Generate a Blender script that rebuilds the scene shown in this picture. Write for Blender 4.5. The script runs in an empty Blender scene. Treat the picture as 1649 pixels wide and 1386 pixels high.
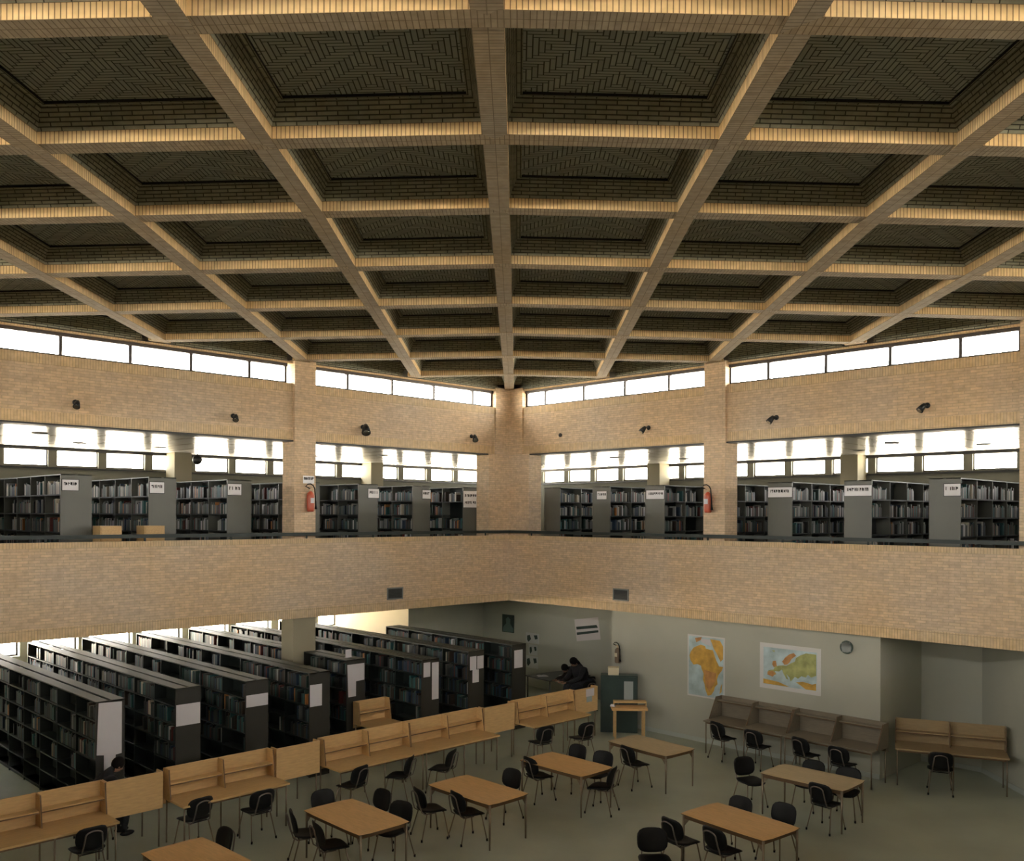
import bpy, math, random
from mathutils import Vector, Matrix
random.seed(7)
R = math.radians
SC = bpy.context.scene
COL = SC.collection

# ------------------------------------------------------------------ camera
CAM = Vector((18.559, -18.208, 5.3))
cd = bpy.data.cameras.new('camera'); cam = bpy.data.objects.new('camera', cd); COL.objects.link(cam)
TH, ROLL = 0.7761, 0.0048
fwd = Vector((-math.cos(TH), math.sin(TH), 0)); rgt = Vector((math.sin(TH), math.cos(TH), 0)); upv = Vector((0, 0, 1))
cx_ = rgt * math.cos(ROLL) + upv * math.sin(ROLL); cy_ = upv * math.cos(ROLL) - rgt * math.sin(ROLL)
m = Matrix.Identity(4)
for i in range(3):
    m[i][0] = cx_[i]; m[i][1] = cy_[i]; m[i][2] = -fwd[i]; m[i][3] = CAM[i]
cam.matrix_world = m
cd.sensor_width = 36; cd.lens = 36 * 1476.83 / 1649
cd.shift_x = (824.5 - 819.65) / 1649; cd.shift_y = (829.38 - 693) / 1649
cd.clip_start = 0.05; cd.clip_end = 200
SC.camera = cam
# ------------------------------------------------------------------ world, light, exposure
SC.view_settings.view_transform = 'Standard'; SC.view_settings.look = 'None'
SC.view_settings.gamma = 1; SC.view_settings.use_curve_mapping = False
SC.view_settings.exposure = 0.45
SC.cycles.use_denoising = True
SC.cycles.max_bounces = 10; SC.cycles.diffuse_bounces = 7; SC.cycles.glossy_bounces = 4
SC.cycles.transparent_max_bounces = 12; SC.cycles.caustics_reflective = False; SC.cycles.caustics_refractive = False
SC.cycles.sample_clamp_indirect = 12
SKY, GROUND = 26.0, 40.0
wd = bpy.data.worlds.new('sky'); SC.world = wd; wd.use_nodes = True
wn = wd.node_tree; wn.nodes.clear()
def N(nt, t, **kw):
    n = nt.nodes.new(t)
    for k, v in kw.items(): setattr(n, k, v)
    return n
tc = N(wn, 'ShaderNodeTexCoord'); sx = N(wn, 'ShaderNodeSeparateXYZ'); wn.links.new(tc.outputs['Generated'], sx.inputs[0])
rp = N(wn, 'ShaderNodeValToRGB')
rp.color_ramp.elements[0].position = 0.47; rp.color_ramp.elements[0].color = (GROUND, GROUND * .85, GROUND * .63, 1)
rp.color_ramp.elements[1].position = 0.53; rp.color_ramp.elements[1].color = (SKY, SKY * .97, SKY * .91, 1)
mz = N(wn, 'ShaderNodeMath', operation='MULTIPLY_ADD'); mz.inputs[1].default_value = .5; mz.inputs[2].default_value = .5
wn.links.new(sx.outputs[2], mz.inputs[0]); wn.links.new(mz.outputs[0], rp.inputs[0])
bg = N(wn, 'ShaderNodeBackground'); wo = N(wn, 'ShaderNodeOutputWorld')
wn.links.new(rp.outputs[0], bg.inputs[0]); bg.inputs[1].default_value = 1.0; wn.links.new(bg.outputs[0], wo.inputs[0])

A = 3.3626; S = 6 * A                                   # module and side of the hall
ZF, ZP, ZG, ZO, ZS, ZW = 2.889, 4.735, 3.85, 7.018, 8.333, 8.798   # fascia foot, parapet, gallery floor, opening head, sill, window head
ZB = 8.852
def side_pt(k, s, d):
    return [(-d, -s), (s, d), (S + d, -s), (s, -S - d)][k]
SIDE = ['left', 'right', 'near_right', 'near_left']
def portal(k, s0, s1, d, z0, z1):
    a = bpy.data.lights.new('window_portal', 'AREA'); a.shape = 'RECTANGLE'; a.cycles.is_portal = True
    a.size = s1 - s0; a.size_y = z1 - z0
    o = bpy.data.objects.new('window_portal', a); COL.objects.link(o)
    x, y = side_pt(k, (s0 + s1) / 2, d); o.location = (x, y, (z0 + z1) / 2)
    n = [Vector((1, 0, 0)), Vector((0, -1, 0)), Vector((-1, 0, 0)), Vector((0, 1, 0))][k]
    o.rotation_euler = n.to_track_quat('-Z', 'Z').to_euler()
for k in range(4):
    portal(k, .4, S - .4, .40, ZS, ZW)
    portal(k, -6.8, S + 6.8, 7.08, 6.53, 6.95)
portal(0, 1.4, 13.5, 7.5, 1.6, 2.6)

# ------------------------------------------------------------------ materials
def mat(name, col=(.5, .5, .5), rough=.6, metal=0, spec=.5):
    m = bpy.data.materials.new(name); m.use_nodes = True
    b = m.node_tree.nodes['Principled BSDF']
    b.inputs['Base Color'].default_value = (*col, 1); b.inputs['Roughness'].default_value = rough
    b.inputs['Metallic'].default_value = metal; b.inputs['Specular IOR Level'].default_value = spec
    return m
def bs(m): return m.node_tree.nodes['Principled BSDF']
def vary(m, col, amt=.15, scale=3, stretch=(1, 1, 1), detail=4, bump=0):
    nt = m.node_tree; t = N(nt, 'ShaderNodeTexCoord'); mp = N(nt, 'ShaderNodeMapping'); mp.inputs['Scale'].default_value = stretch
    nt.links.new(t.outputs['Object'], mp.inputs[0])
    no = N(nt, 'ShaderNodeTexNoise'); no.inputs['Scale'].default_value = scale; no.inputs['Detail'].default_value = detail
    nt.links.new(mp.outputs[0], no.inputs['Vector'])
    r = N(nt, 'ShaderNodeValToRGB')
    r.color_ramp.elements[0].position = .3; r.color_ramp.elements[1].position = .7
    r.color_ramp.elements[0].color = (*[c * (1 - amt) for c in col], 1); r.color_ramp.elements[1].color = (*[min(1, c * (1 + amt)) for c in col], 1)
    nt.links.new(no.outputs[0], r.inputs[0]); nt.links.new(r.outputs[0], bs(m).inputs['Base Color'])
    if bump:
        bn = N(nt, 'ShaderNodeBump'); bn.inputs['Strength'].default_value = bump; bn.inputs['Distance'].default_value = .01
        nt.links.new(no.outputs[0], bn.inputs['Height']); nt.links.new(bn.outputs[0], bs(m).inputs['Normal'])
    return m
def brick(name, c1, c2, mortar, w=.21, h=.055, off=.5, ms=.006, bump=.5):
    m = mat(name, c1, .85, spec=.2); nt = m.node_tree
    uv = N(nt, 'ShaderNodeUVMap'); b = N(nt, 'ShaderNodeTexBrick'); b.offset = off
    b.inputs['Scale'].default_value = 1; b.inputs['Brick Width'].default_value = w; b.inputs['Row Height'].default_value = h
    b.inputs['Mortar Size'].default_value = ms; b.inputs['Mortar Smooth'].default_value = .3; b.inputs['Bias'].default_value = 0
    b.inputs['Color1'].default_value = (*c1, 1); b.inputs['Color2'].default_value = (*c2, 1); b.inputs['Mortar'].default_value = (*mortar, 1)
    nt.links.new(uv.outputs[0], b.inputs['Vector'])
    no = N(nt, 'ShaderNodeTexNoise'); no.inputs['Scale'].default_value = 9; no.inputs['Detail'].default_value = 3
    nt.links.new(uv.outputs[0], no.inputs['Vector'])
    no2 = N(nt, 'ShaderNodeTexNoise'); no2.inputs['Scale'].default_value = .45; no2.inputs['Detail'].default_value = 2
    nt.links.new(uv.outputs[0], no2.inputs['Vector'])
    mx = N(nt, 'ShaderNodeMixRGB', blend_type='MULTIPLY'); mx.inputs[0].default_value = 1
    r = N(nt, 'ShaderNodeValToRGB'); r.color_ramp.elements[0].position = .35; r.color_ramp.elements[1].position = .65
    r.color_ramp.elements[0].color = (.84, .83, .80, 1); r.color_ramp.elements[1].color = (1, 1, 1, 1)
    nt.links.new(no.outputs[0], r.inputs[0]); nt.links.new(b.outputs[0], mx.inputs[1]); nt.links.new(r.outputs[0], mx.inputs[2])
    mx2 = N(nt, 'ShaderNodeMixRGB', blend_type='MULTIPLY'); mx2.inputs[0].default_value = 1
    r2 = N(nt, 'ShaderNodeValToRGB'); r2.color_ramp.elements[0].position = .35; r2.color_ramp.elements[1].position = .7
    r2.color_ramp.elements[0].color = (1, .93, .80, 1); r2.color_ramp.elements[1].color = (.95, .97, .98, 1)
    nt.links.new(no2.outputs[0], r2.inputs[0]); nt.links.new(mx.outputs[0], mx2.inputs[1]); nt.links.new(r2.outputs[0], mx2.inputs[2])
    nt.links.new(mx2.outputs[0], bs(m).inputs['Base Color'])
    bn = N(nt, 'ShaderNodeBump', invert=True); bn.inputs['Strength'].default_value = bump; bn.inputs['Distance'].default_value = .008
    nt.links.new(b.outputs['Fac'], bn.inputs['Height']); nt.links.new(bn.outputs[0], bs(m).inputs['Normal'])
    return m
def herring(name, ca, cb, mortar, W=.055):
    m = mat(name, ca, .9, spec=.1); nt = m.node_tree
    def M(op, a, b=None, c=None):
        n = N(nt, 'ShaderNodeMath', operation=op)
        for i, v in enumerate((a, b, c)):
            if v is None: continue
            if isinstance(v, (int, float)): n.inputs[i].default_value = v
            else: nt.links.new(v, n.inputs[i])
        return n.outputs[0]
    uv = N(nt, 'ShaderNodeUVMap'); sp = N(nt, 'ShaderNodeSeparateXYZ'); nt.links.new(uv.outputs[0], sp.inputs[0])
    u = M('DIVIDE', M('ABSOLUTE', sp.outputs[0]), W); v = M('DIVIDE', M('ABSOLUTE', sp.outputs[1]), W)
    i, j, fx, fy = M('FLOOR', u), M('FLOOR', v), M('FRACT', u), M('FRACT', v)
    k = M('FLOORED_MODULO', M('ADD', M('SUBTRACT', i, j), .01), 8); k = M('FLOOR', k)
    H = M('LESS_THAN', k, 3.5); V = M('SUBTRACT', 1, H); k7 = M('SUBTRACT', 7, k)
    al = M('ADD', M('MULTIPLY', H, M('ADD', k, fx)), M('MULTIPLY', V, M('ADD', k7, fy)))
    cr = M('ADD', M('MULTIPLY', H, fy), M('MULTIPLY', V, fx))
    e = M('MINIMUM', M('MINIMUM', al, M('SUBTRACT', 4, al)), M('MINIMUM', cr, M('SUBTRACT', 1, cr)))
    brk = M('GREATER_THAN', e, .11)
    idx = M('SUBTRACT', i, M('MULTIPLY', H, k)); idy = M('SUBTRACT', j, M('MULTIPLY', V, k7))
    cv = N(nt, 'ShaderNodeCombineXYZ'); nt.links.new(idx, cv.inputs[0]); nt.links.new(idy, cv.inputs[1]); nt.links.new(H, cv.inputs[2])
    wn_ = N(nt, 'ShaderNodeTexWhiteNoise'); nt.links.new(cv.outputs[0], wn_.inputs[0])
    mx = N(nt, 'ShaderNodeMixRGB'); mx.inputs[1].default_value = (*ca, 1); mx.inputs[2].default_value = (*cb, 1); nt.links.new(wn_.outputs[0], mx.inputs[0])
    m2 = N(nt, 'ShaderNodeMixRGB'); m2.inputs[1].default_value = (*mortar, 1); nt.links.new(brk, m2.inputs[0]); nt.links.new(mx.outputs[0], m2.inputs[2])
    nt.links.new(m2.outputs[0], bs(m).inputs['Base Color'])
    bn = N(nt, 'ShaderNodeBump'); bn.inputs['Strength'].default_value = .8; bn.inputs['Distance'].default_value = .015
    nt.links.new(brk, bn.inputs['Height']); nt.links.new(bn.outputs[0], bs(m).inputs['Normal'])
    return m
C1, C2, CM = (.78, .61, .44), (.64, .50, .38), (.56, .46, .34)
M_BR = brick('buff_brick', C1, C2, CM)
M_SO = brick('soldier_brick', (.76, .59, .38), (.66, .52, .36), (.46, .36, .25), w=.055, h=.22, off=0, ms=.005)
M_CB = brick('ceiling_brick', (.36, .375, .325), (.27, .29, .25), (.07, .075, .065), h=.045, ms=.007, bump=.8)  # buff brick darkened: coffer shade is put into brick and joint colours
M_CS = brick('ceiling_soldier', (.78, .60, .36), (.66, .52, .32), (.24, .18, .12), w=.045, h=.13, off=0, ms=.005)
M_HB = herring('shaded_herringbone_brick', (.40, .42, .38), (.30, .32, .29), (.065, .07, .06))  # panel brick, its colour darkened too for the shade inside the coffers
M_BEAM = brick('beam_brick', (.50, .43, .34), (.42, .36, .29), (.24, .20, .15), w=.128, h=.05, off=0, ms=.005)
M_PAINT = vary(mat('wall_paint', (.5, .5, .42), .9, spec=.2), (.43, .435, .365), .05, .8)
M_PEACH_LIT = vary(mat('window_lit_peach', (.6, .5, .35), .9, spec=.2), (.62, .53, .37), .05, .8)  # glow of the window beside this wall is put into its colour
M_SOFF = vary(mat('soffit_paint', (.5, .48, .4), .9, spec=.2), (.45, .43, .36), .06, .6)
M_ROOF = mat('roof_concrete', (.3, .3, .28), .9)
M_DARK = mat('dark_steel', (.012, .013, .013), .45)
M_FRAME = mat('window_frame_steel', (.03, .022, .02), .4)
M_RAIL = mat('rail_steel', (.018, .028, .025), .5)
M_CARP = mat('gallery_carpet', (.05, .055, .05), .95)
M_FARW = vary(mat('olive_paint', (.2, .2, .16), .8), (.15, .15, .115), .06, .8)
M_COLU = vary(mat('column_paint', (.3, .28, .2), .85, spec=.2), (.34, .31, .22), .05, .8)
M_FLOOR = vary(mat('floor_linoleum', (.3, .33, .27), .38, spec=.4), (.44, .48, .39), .10, .9, bump=.02)
M_SKIRT = mat('skirting', (.42, .46, .42), .6)
def slatted(name):
    m = mat(name, (.90, .89, .86), .27, .55); nt = m.node_tree
    t = N(nt, 'ShaderNodeUVMap'); b = N(nt, 'ShaderNodeTexBrick'); b.offset = .5
    b.inputs['Scale'].default_value = 1; b.inputs['Brick Width'].default_value = 3.4; b.inputs['Row Height'].default_value = .8; b.inputs['Mortar Size'].default_value = .02
    b.inputs['Color1'].default_value = (.92, .91, .89, 1); b.inputs['Color2'].default_value = (.88, .87, .85, 1); b.inputs['Mortar'].default_value = (.20, .12, .07, 1)
    nt.links.new(t.outputs[0], b.inputs['Vector']); nt.links.new(b.outputs[0], bs(m).inputs['Base Color'])
    return m
M_SLAT = slatted('polished_ceiling_panels')
def wood(name, col, rough=.42):
    m = mat(name, col, rough, spec=.35)
    return vary(m, col, .10, 6, (1, 6, 6), 5)
M_WOOD = wood('honey_laminate', (.66, .40, .165))
M_WOOD2 = wood('carrel_laminate', (.56, .37, .165))
M_WOOD3 = wood('brown_carrel_laminate', (.22, .19, .14))
M_EDGE = mat('laminate_edge', (.12, .07, .03), .6)
M_TUBE = mat('grey_tube', (.22, .18, .13), .4, .5)
M_LOOP = mat('back_tube', (.20, .17, .15), .35, .6)
M_BLK = mat('black_plastic', (.005, .0055, .006), .55, spec=.25)
M_SHELF = vary(mat('green_black_steel', (.007, .012, .0105), .5), (.007, .012, .0105), .2, 2)
M_SHTOP = mat('shelf_top_steel', (.026, .034, .026), .5)
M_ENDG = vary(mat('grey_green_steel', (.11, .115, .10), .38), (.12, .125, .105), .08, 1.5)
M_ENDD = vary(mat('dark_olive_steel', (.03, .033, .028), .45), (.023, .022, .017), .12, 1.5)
M_WHITE = mat('white_card', (.9, .89, .9), .7)
M_PAPER = mat('pale_paper', (.58, .56, .58), .8)
M_INK = mat('black_ink', (.02, .02, .02), .8)
M_RED = mat('red_enamel', (.45, .085, .04), .35)
M_BRASS = mat('pale_brass', (.6, .45, .3), .4, .5)
M_CHROME = mat('bright_metal', (.8, .8, .8), .2, 1)
M_GREY = mat('grey_metal', (.22, .24, .23), .5, .3)
M_PAGES = mat('book_pages', (.6, .56, .45), .8)
M_SKIN = mat('skin', (.30, .17, .11), .6)
M_HAIR = mat('black_hair', (.005, .004, .004), .75, spec=.15)
M_CLOTH = vary(mat('black_cloth', (.012, .012, .014), .9), (.012, .012, .014), .3, 20)
M_CLOTH2 = vary(mat('dark_brown_cloth', (.025, .018, .016), .9), (.025, .018, .016), .3, 20)
M_JEAN = vary(mat('dark_trousers', (.02, .024, .03), .9), (.02, .024, .03), .3, 20)
def glass():
    m = bpy.data.materials.new('window_glass'); m.use_nodes = True; nt = m.node_tree; nt.nodes.clear()
    t = N(nt, 'ShaderNodeBsdfTransparent'); g = N(nt, 'ShaderNodeBsdfGlossy'); g.inputs['Roughness'].default_value = 0
    lw = N(nt, 'ShaderNodeLayerWeight'); lw.inputs[0].default_value = .5; pw = N(nt, 'ShaderNodeMath', operation='POWER'); pw.inputs[1].default_value = 5; nt.links.new(lw.outputs['Facing'], pw.inputs[0])
    f = N(nt, 'ShaderNodeMath', operation='MULTIPLY_ADD'); f.inputs[1].default_value = .8; f.inputs[2].default_value = .03; nt.links.new(pw.outputs[0], f.inputs[0]); x = N(nt, 'ShaderNodeMixShader'); o = N(nt, 'ShaderNodeOutputMaterial')
    nt.links.new(f.outputs[0], x.inputs[0]); nt.links.new(t.outputs[0], x.inputs[1]); nt.links.new(g.outputs[0], x.inputs[2]); nt.links.new(x.outputs[0], o.inputs[0])
    return m
M_GLASS = glass()

# ------------------------------------------------------------------ mesh helpers
class MB:
    def __init__(s): s.v = []; s.f = []; s.uv = []; s.m = []; s.sm = []
    def face(s, pts, uv=None, mi=0, smooth=False):
        b = len(s.v); s.v += [tuple(p) for p in pts]; s.f.append(list(range(b, b + len(pts))))
        if uv is None:
            p = [Vector(q) for q in pts]; n = (p[1] - p[0]).cross(p[2] - p[0]); ax = max(range(3), key=lambda i: abs(n[i]))
            uv = [(q[1], q[2]) if ax == 0 else (q[0], q[2]) if ax == 1 else (q[0], q[1]) for q in p]
        s.uv.append(uv); s.m.append(mi); s.sm.append(smooth); return s
    def box(s, x0, x1, y0, y1, z0, z1, mi=0):
        x0, x1 = min(x0, x1), max(x0, x1); y0, y1 = min(y0, y1), max(y0, y1); z0, z1 = min(z0, z1), max(z0, z1)
        P = lambda a, b, c: (a, b, c)
        for q in ([P(x0, y0, z0), P(x0, y1, z0), P(x1, y1, z0), P(x1, y0, z0)], [P(x0, y0, z1), P(x1, y0, z1), P(x1, y1, z1), P(x0, y1, z1)],
                  [P(x0, y0, z0), P(x1, y0, z0), P(x1, y0, z1), P(x0, y0, z1)], [P(x1, y1, z0), P(x0, y1, z0), P(x0, y1, z1), P(x1, y1, z1)],
                  [P(x0, y1, z0), P(x0, y0, z0), P(x0, y0, z1), P(x0, y1, z1)], [P(x1, y0, z0), P(x1, y1, z0), P(x1, y1, z1), P(x1, y0, z1)]):
            s.face(q, mi=mi)
        return s
    def prism(s, poly, z0, z1, mi=0):
        n = len(poly); per = 0
        s.face([(x, y, z0) for x, y in reversed(poly)], mi=mi); s.face([(x, y, z1) for x, y in poly], mi=mi)
        for i in range(n):
            a, b = poly[i], poly[(i + 1) % n]; L = math.hypot(b[0] - a[0], b[1] - a[1])
            s.face([(*a, z0), (*b, z0), (*b, z1), (*a, z1)], [(per, z0), (per + L, z0), (per + L, z1), (per, z1)], mi); per += L
        return s
    def tube(s, pts, r, seg=8, mi=0, caps=True, closed=False):
        pts = [Vector(p) for p in pts]; n = len(pts); rr = r if isinstance(r, (list, tuple)) else [r] * n
        rings = []; up = None
        for i, p in enumerate(pts):
            if closed: t = (pts[(i + 1) % n] - pts[i - 1]).normalized()
            else: t = (pts[min(i + 1, n - 1)] - pts[max(i - 1, 0)]).normalized()
            if up is None: up = Vector((0, 0, 1)) if abs(t.z) < .9 else Vector((1, 0, 0))
            a = t.cross(up).normalized(); b = a.cross(t).normalized(); up = b
            rings.append([p + (a * math.cos(2 * math.pi * k / seg) + b * math.sin(2 * math.pi * k / seg)) * rr[i] for k in range(seg)])
        base = len(s.v)
        for rg in rings: s.v += [tuple(q) for q in rg]
        def add(ix, sm): s.f.append(ix); s.uv.append([(0, 0)] * len(ix)); s.m.append(mi); s.sm.append(sm)
        for i in range(n if closed else n - 1):
            j = (i + 1) % n
            for k in range(seg):
                k2 = (k + 1) % seg
                add([base + i * seg + k, base + i * seg + k2, base + j * seg + k2, base + j * seg + k], True)
        if caps and not closed:
            add([base + k for k in range(seg)][::-1], False); add([base + (n - 1) * seg + k for k in range(seg)], False)
        return s
    def lathe(s, prof, seg=16, c=(0, 0), mi=0):
        base = len(s.v)
        for r, z in prof: s.v += [(c[0] + r * math.cos(2 * math.pi * k / seg), c[1] + r * math.sin(2 * math.pi * k / seg), z) for k in range(seg)]
        for i in range(len(prof) - 1):
            for k in range(seg):
                k2 = (k + 1) % seg; s.f.append([base + i * seg + k, base + i * seg + k2, base + (i + 1) * seg + k2, base + (i + 1) * seg + k])
                s.uv.append([(0, 0)] * 4); s.m.append(mi); s.sm.append(True)
        return s
    def ball(s, c, r, sc=(1, 1, 1), seg=12, rings=8, mi=0):
        base = len(s.v)
        for i in range(rings + 1):
            t = math.pi * i / rings
            for k in range(seg):
                a = 2 * math.pi * k / seg
                s.v.append((c[0] + r * sc[0] * math.sin(t) * math.cos(a), c[1] + r * sc[1] * math.sin(t) * math.sin(a), c[2] + r * sc[2] * math.cos(t)))
        for i in range(rings):
            for k in range(seg):
                k2 = (k + 1) % seg; s.f.append([base + i * seg + k, base + (i + 1) * seg + k, base + (i + 1) * seg + k2, base + i * seg + k2])
                s.uv.append([(0, 0)] * 4); s.m.append(mi); s.sm.append(True)
        return s
    def mesh(s, name, mats):
        me = bpy.data.meshes.new(name); me.from_pydata(s.v, [], s.f); me.validate()
        if len(me.polygons) == len(s.f):
            ul = me.uv_layers.new(name='UVMap'); i = 0
            for p, uv in zip(me.polygons, s.uv):
                for k in range(len(uv)): ul.data[p.loop_start + k].uv = uv[k]
            me.polygons.foreach_set('material_index', s.m); me.polygons.foreach_set('use_smooth', s.sm)
        for x in (mats if isinstance(mats, (list, tuple)) else [mats]): me.materials.append(x)
        me.update(); return me
    def build(s, name, mats, parent=None, bevel=0):
        o = bpy.data.objects.new(name, s.mesh(name, mats)); COL.objects.link(o)
        if parent is not None: o.parent = parent
        if bevel:
            b = o.modifiers.new('bevel', 'BEVEL'); b.width = bevel; b.segments = 2; b.limit_method = 'ANGLE'
        return o
def tag(o, label=None, cat=None, group=None, kind=None):
    if label: o['label'] = label
    if cat: o['category'] = cat
    if group: o['group'] = group
    if kind: o['kind'] = kind
    return o
def empty(name, loc=(0, 0, 0), rz=0):
    o = bpy.data.objects.new(name, None); o.empty_display_size = .1; COL.objects.link(o); o.location = loc; o.rotation_euler = (0, 0, rz); return o
KIDS = {}
def copy_tree(o, parent=None):
    c = o.copy(); COL.objects.link(c)
    if parent is not None: c.parent = parent
    for ch in [x for x in ALLCH(o)]: copy_tree(ch, c)
    return c
def ALLCH(o): return [x for x in bpy.data.objects if x.parent == o]
def struct(mb, name, mats, parent=None, bevel=0):
    o = mb.build(name, mats, parent, bevel)
    if parent is None: o['kind'] = 'structure'
    return o
_cnt = {'trim': 0, 'window': 0, 'door': 0}
def nm(k): _cnt[k] += 1; return '%s_%d' % (k, _cnt[k])
def sbox(mb, k, s0, s1, d0, d1, z0, z1, mi=0):
    a = side_pt(k, s0, d0); b = side_pt(k, s1, d1); return mb.box(a[0], b[0], a[1], b[1], z0, z1, mi)

# ------------------------------------------------------------------ the hall shell
XL, XH = -7.4, S + 7.5
mb = MB(); mb.box(XL - .3, XH, -XH, 7.6, -.3, 0); struct(mb, 'floor', M_FLOOR)
for k in range(4):
    w = MB()                                                          # fascia with parapet
    sbox(w, k, 0, S, 0, .2, ZF, ZF + .22, 1); sbox(w, k, 0, S, 0, .2, ZF + .22, ZP - .11, 0); sbox(w, k, 0, S, -.012, .2, ZP - .11, ZP, 1)
    # upper brick band
    sbox(w, k, -.15, S + .15, .15, .45, ZO, ZO + .22, 1); sbox(w, k, -.15, S + .15, .15, .45, ZO + .22, ZS - .2, 0); sbox(w, k, -.15, S + .15, .15, .45, ZS - .2, ZS, 1)
    sbox(w, k, -.15, S + .15, .15, .6, ZW, ZW + .04, 1)
    struct(w, 'wall_' + SIDE[k], [M_BR, M_SO])
    t = MB(); sbox(t, k, .55, S - .55, .12, .5, ZO - .035, ZO, 0); struct(t, nm('trim'), M_DARK)   # steel lintel over the openings
    # gallery slab, underside, ceiling
    s0, s1 = (-7.3, S + 7.3) if k in (0, 2) else (-.2, S + .2)
    g = MB(); sbox(g, k, s0, s1, .2, 7.3, ZF + .12, ZG, 1); struct(g, 'floor_gallery_' + SIDE[k], [M_CARP, M_CARP])
    g = MB(); sbox(g, k, s0, s1, .2, 7.3, ZF + .04, ZF + .12); struct(g, 'ceiling_lower_' + SIDE[k], M_SOFF)
    s0, s1 = (-7.3, S + 7.3) if k in (0, 2) else (-.45, S + .45)
    g = MB(); sbox(g, k, s0, s1, .45, 7.3, ZO + .0, ZO + .12)
    g.uv = [[(b, a) for a, b in q] if k in (1, 3) else q for q in g.uv]
    struct(g, 'ceiling_gallery_' + SIDE[k], M_SLAT)
    g = MB(); sbox(g, k, s0, s1, .45, 7.5, ZO + .14, ZO + .34); struct(g, nm('trim'), M_ROOF)
# clerestory windows: one unit for each bay
MULL_L = [1.16, 2.56, 3.94, 5.30]; MULL_R = [1.25, 2.63, 4.02, 5.39]
for k in range(4):
    for bay in range(3):
        a = .42 if bay == 0 else 6.72 * bay + .27; b = 6.72 * (bay + 1) - .31 if bay < 2 else S - .42
        if bay == 0: ml = MULL_L
        elif bay == 1: ml = [7.94, 9.31, 10.61, 11.96] if k in (0, 3) else [7.99, 9.35, 10.72, 12.07]
        else: ml = [14.8, 16.15, 17.5, 18.85]
        f = MB()
        sbox(f, k, a, b, .26, .33, ZS - .005, ZS + .045); sbox(f, k, a, b, .22, .33, ZW - .07, ZW)
        sbox(f, k, a, a + .05, .26, .33, ZS, ZW); sbox(f, k, b - .05, b, .26, .33, ZS, ZW)
        for q in ml: sbox(f, k, q - .032, q + .032, .25, .33, ZS, ZW)
        o = struct(f, nm('window'), M_FRAME)
        ed = [a] + ml + [b]
        for i in range(len(ed) - 1):
            p = MB(); sbox(p, k, ed[i] + .02, ed[i + 1] - .02, .29, .296, ZS + .02, ZW - .03); p.build('pane', M_GLASS, o)
# piers
for k in range(4):
    for s in ((6.60, 13.43) if k == 0 else (6.72, 13.45)):
        p = MB(); sbox(p, k, s - .285, s + .285, .07, .60, ZG, ZB + .03)
        struct(p, 'wall_pier_' + SIDE[k], M_BR)
        if k in (0, 2, 3):
            p = MB(); sbox(p, k, s - .32, s + .28, .22 if k else .10, .62, 0, ZF + .05); struct(p, 'wall_column_' + SIDE[k], M_COLU)
for cxn, cyn, fx, fy in ((0, 0, 1, 1), (S, 0, -1, 1), (0, -S, 1, -1), (S, -S, -1, -1)):
    p = MB()
    for w_, z0, z1, dd in ((.69, ZG, ZO, .6), (.42, ZO, ZB + .03, .34)):
        a, b = -.1, .1
        poly = [(a, -w_), (a, b), (w_, b), (w_, dd), (-dd, dd), (-dd, -w_)]
        poly = [(cxn + fx * x, cyn + fy * y) for x, y in poly]
        if fx * fy < 0: poly = poly[::-1]
        p.prism(poly[::-1], z0, z1)
    struct(p, 'wall_corner_pier', M_BR)
# gallery far walls with strip windows
for k in range(4):
    w = MB()
    s0, s1 = -7.2, S + 7.2
    sbox(w, k, s0, s1, 6.9, 7.0, ZG - .2, 6.53); sbox(w, k, s0, s1, 6.9, 7.0, 6.95, ZO + .3)
    q = -6.9 + .36; ps = []
    while q < s1: ps.append(q); q += 1.268
    for q in ps: sbox(w, k, q - .11, q + .11, 6.86, 7.0, 6.5, 6.98, 0)
    struct(w, 'wall_gallery_' + SIDE[k], M_FARW)
    t = MB(); sbox(t, k, s0, s1, 6.83, 6.9, 6.935, ZO - .005); sbox(t, k, s0, s1, 6.86, 6.9, 6.46, 6.50); struct(t, nm('trim'), M_DARK)
    if k in (0, 1):
        for i in range(len(ps) - 1):
            if ps[i] > 14.5: break
            a, b = ps[i] + .11, ps[i + 1] - .11
            f = MB(); sbox(f, k, a, b, 6.94, 6.98, 6.53, 6.555); sbox(f, k, a, b, 6.94, 6.98, 6.925, 6.95)
            sbox(f, k, a, a + .025, 6.94, 6.98, 6.53, 6.95); sbox(f, k, b - .025, b, 6.94, 6.98, 6.53, 6.95)
            o = struct(f, nm('window'), M_FRAME)
            p = MB(); sbox(p, k, a + .02, b - .02, 6.955, 6.961, 6.55, 6.93); p.build('pane', M_GLASS, o)
    for s in (-.04, 6.67, 13.4):
        s_ = s + (.4 if k == 1 else 0) - (.05 if k == 1 and s > 5 else 0)
        p = MB(); sbox(p, k, s_ - .25, s_ + .25, 6.3, 6.85, ZG, ZO + .01); struct(p, 'wall_gallery_column_' + SIDE[k], M_COLU)
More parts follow.
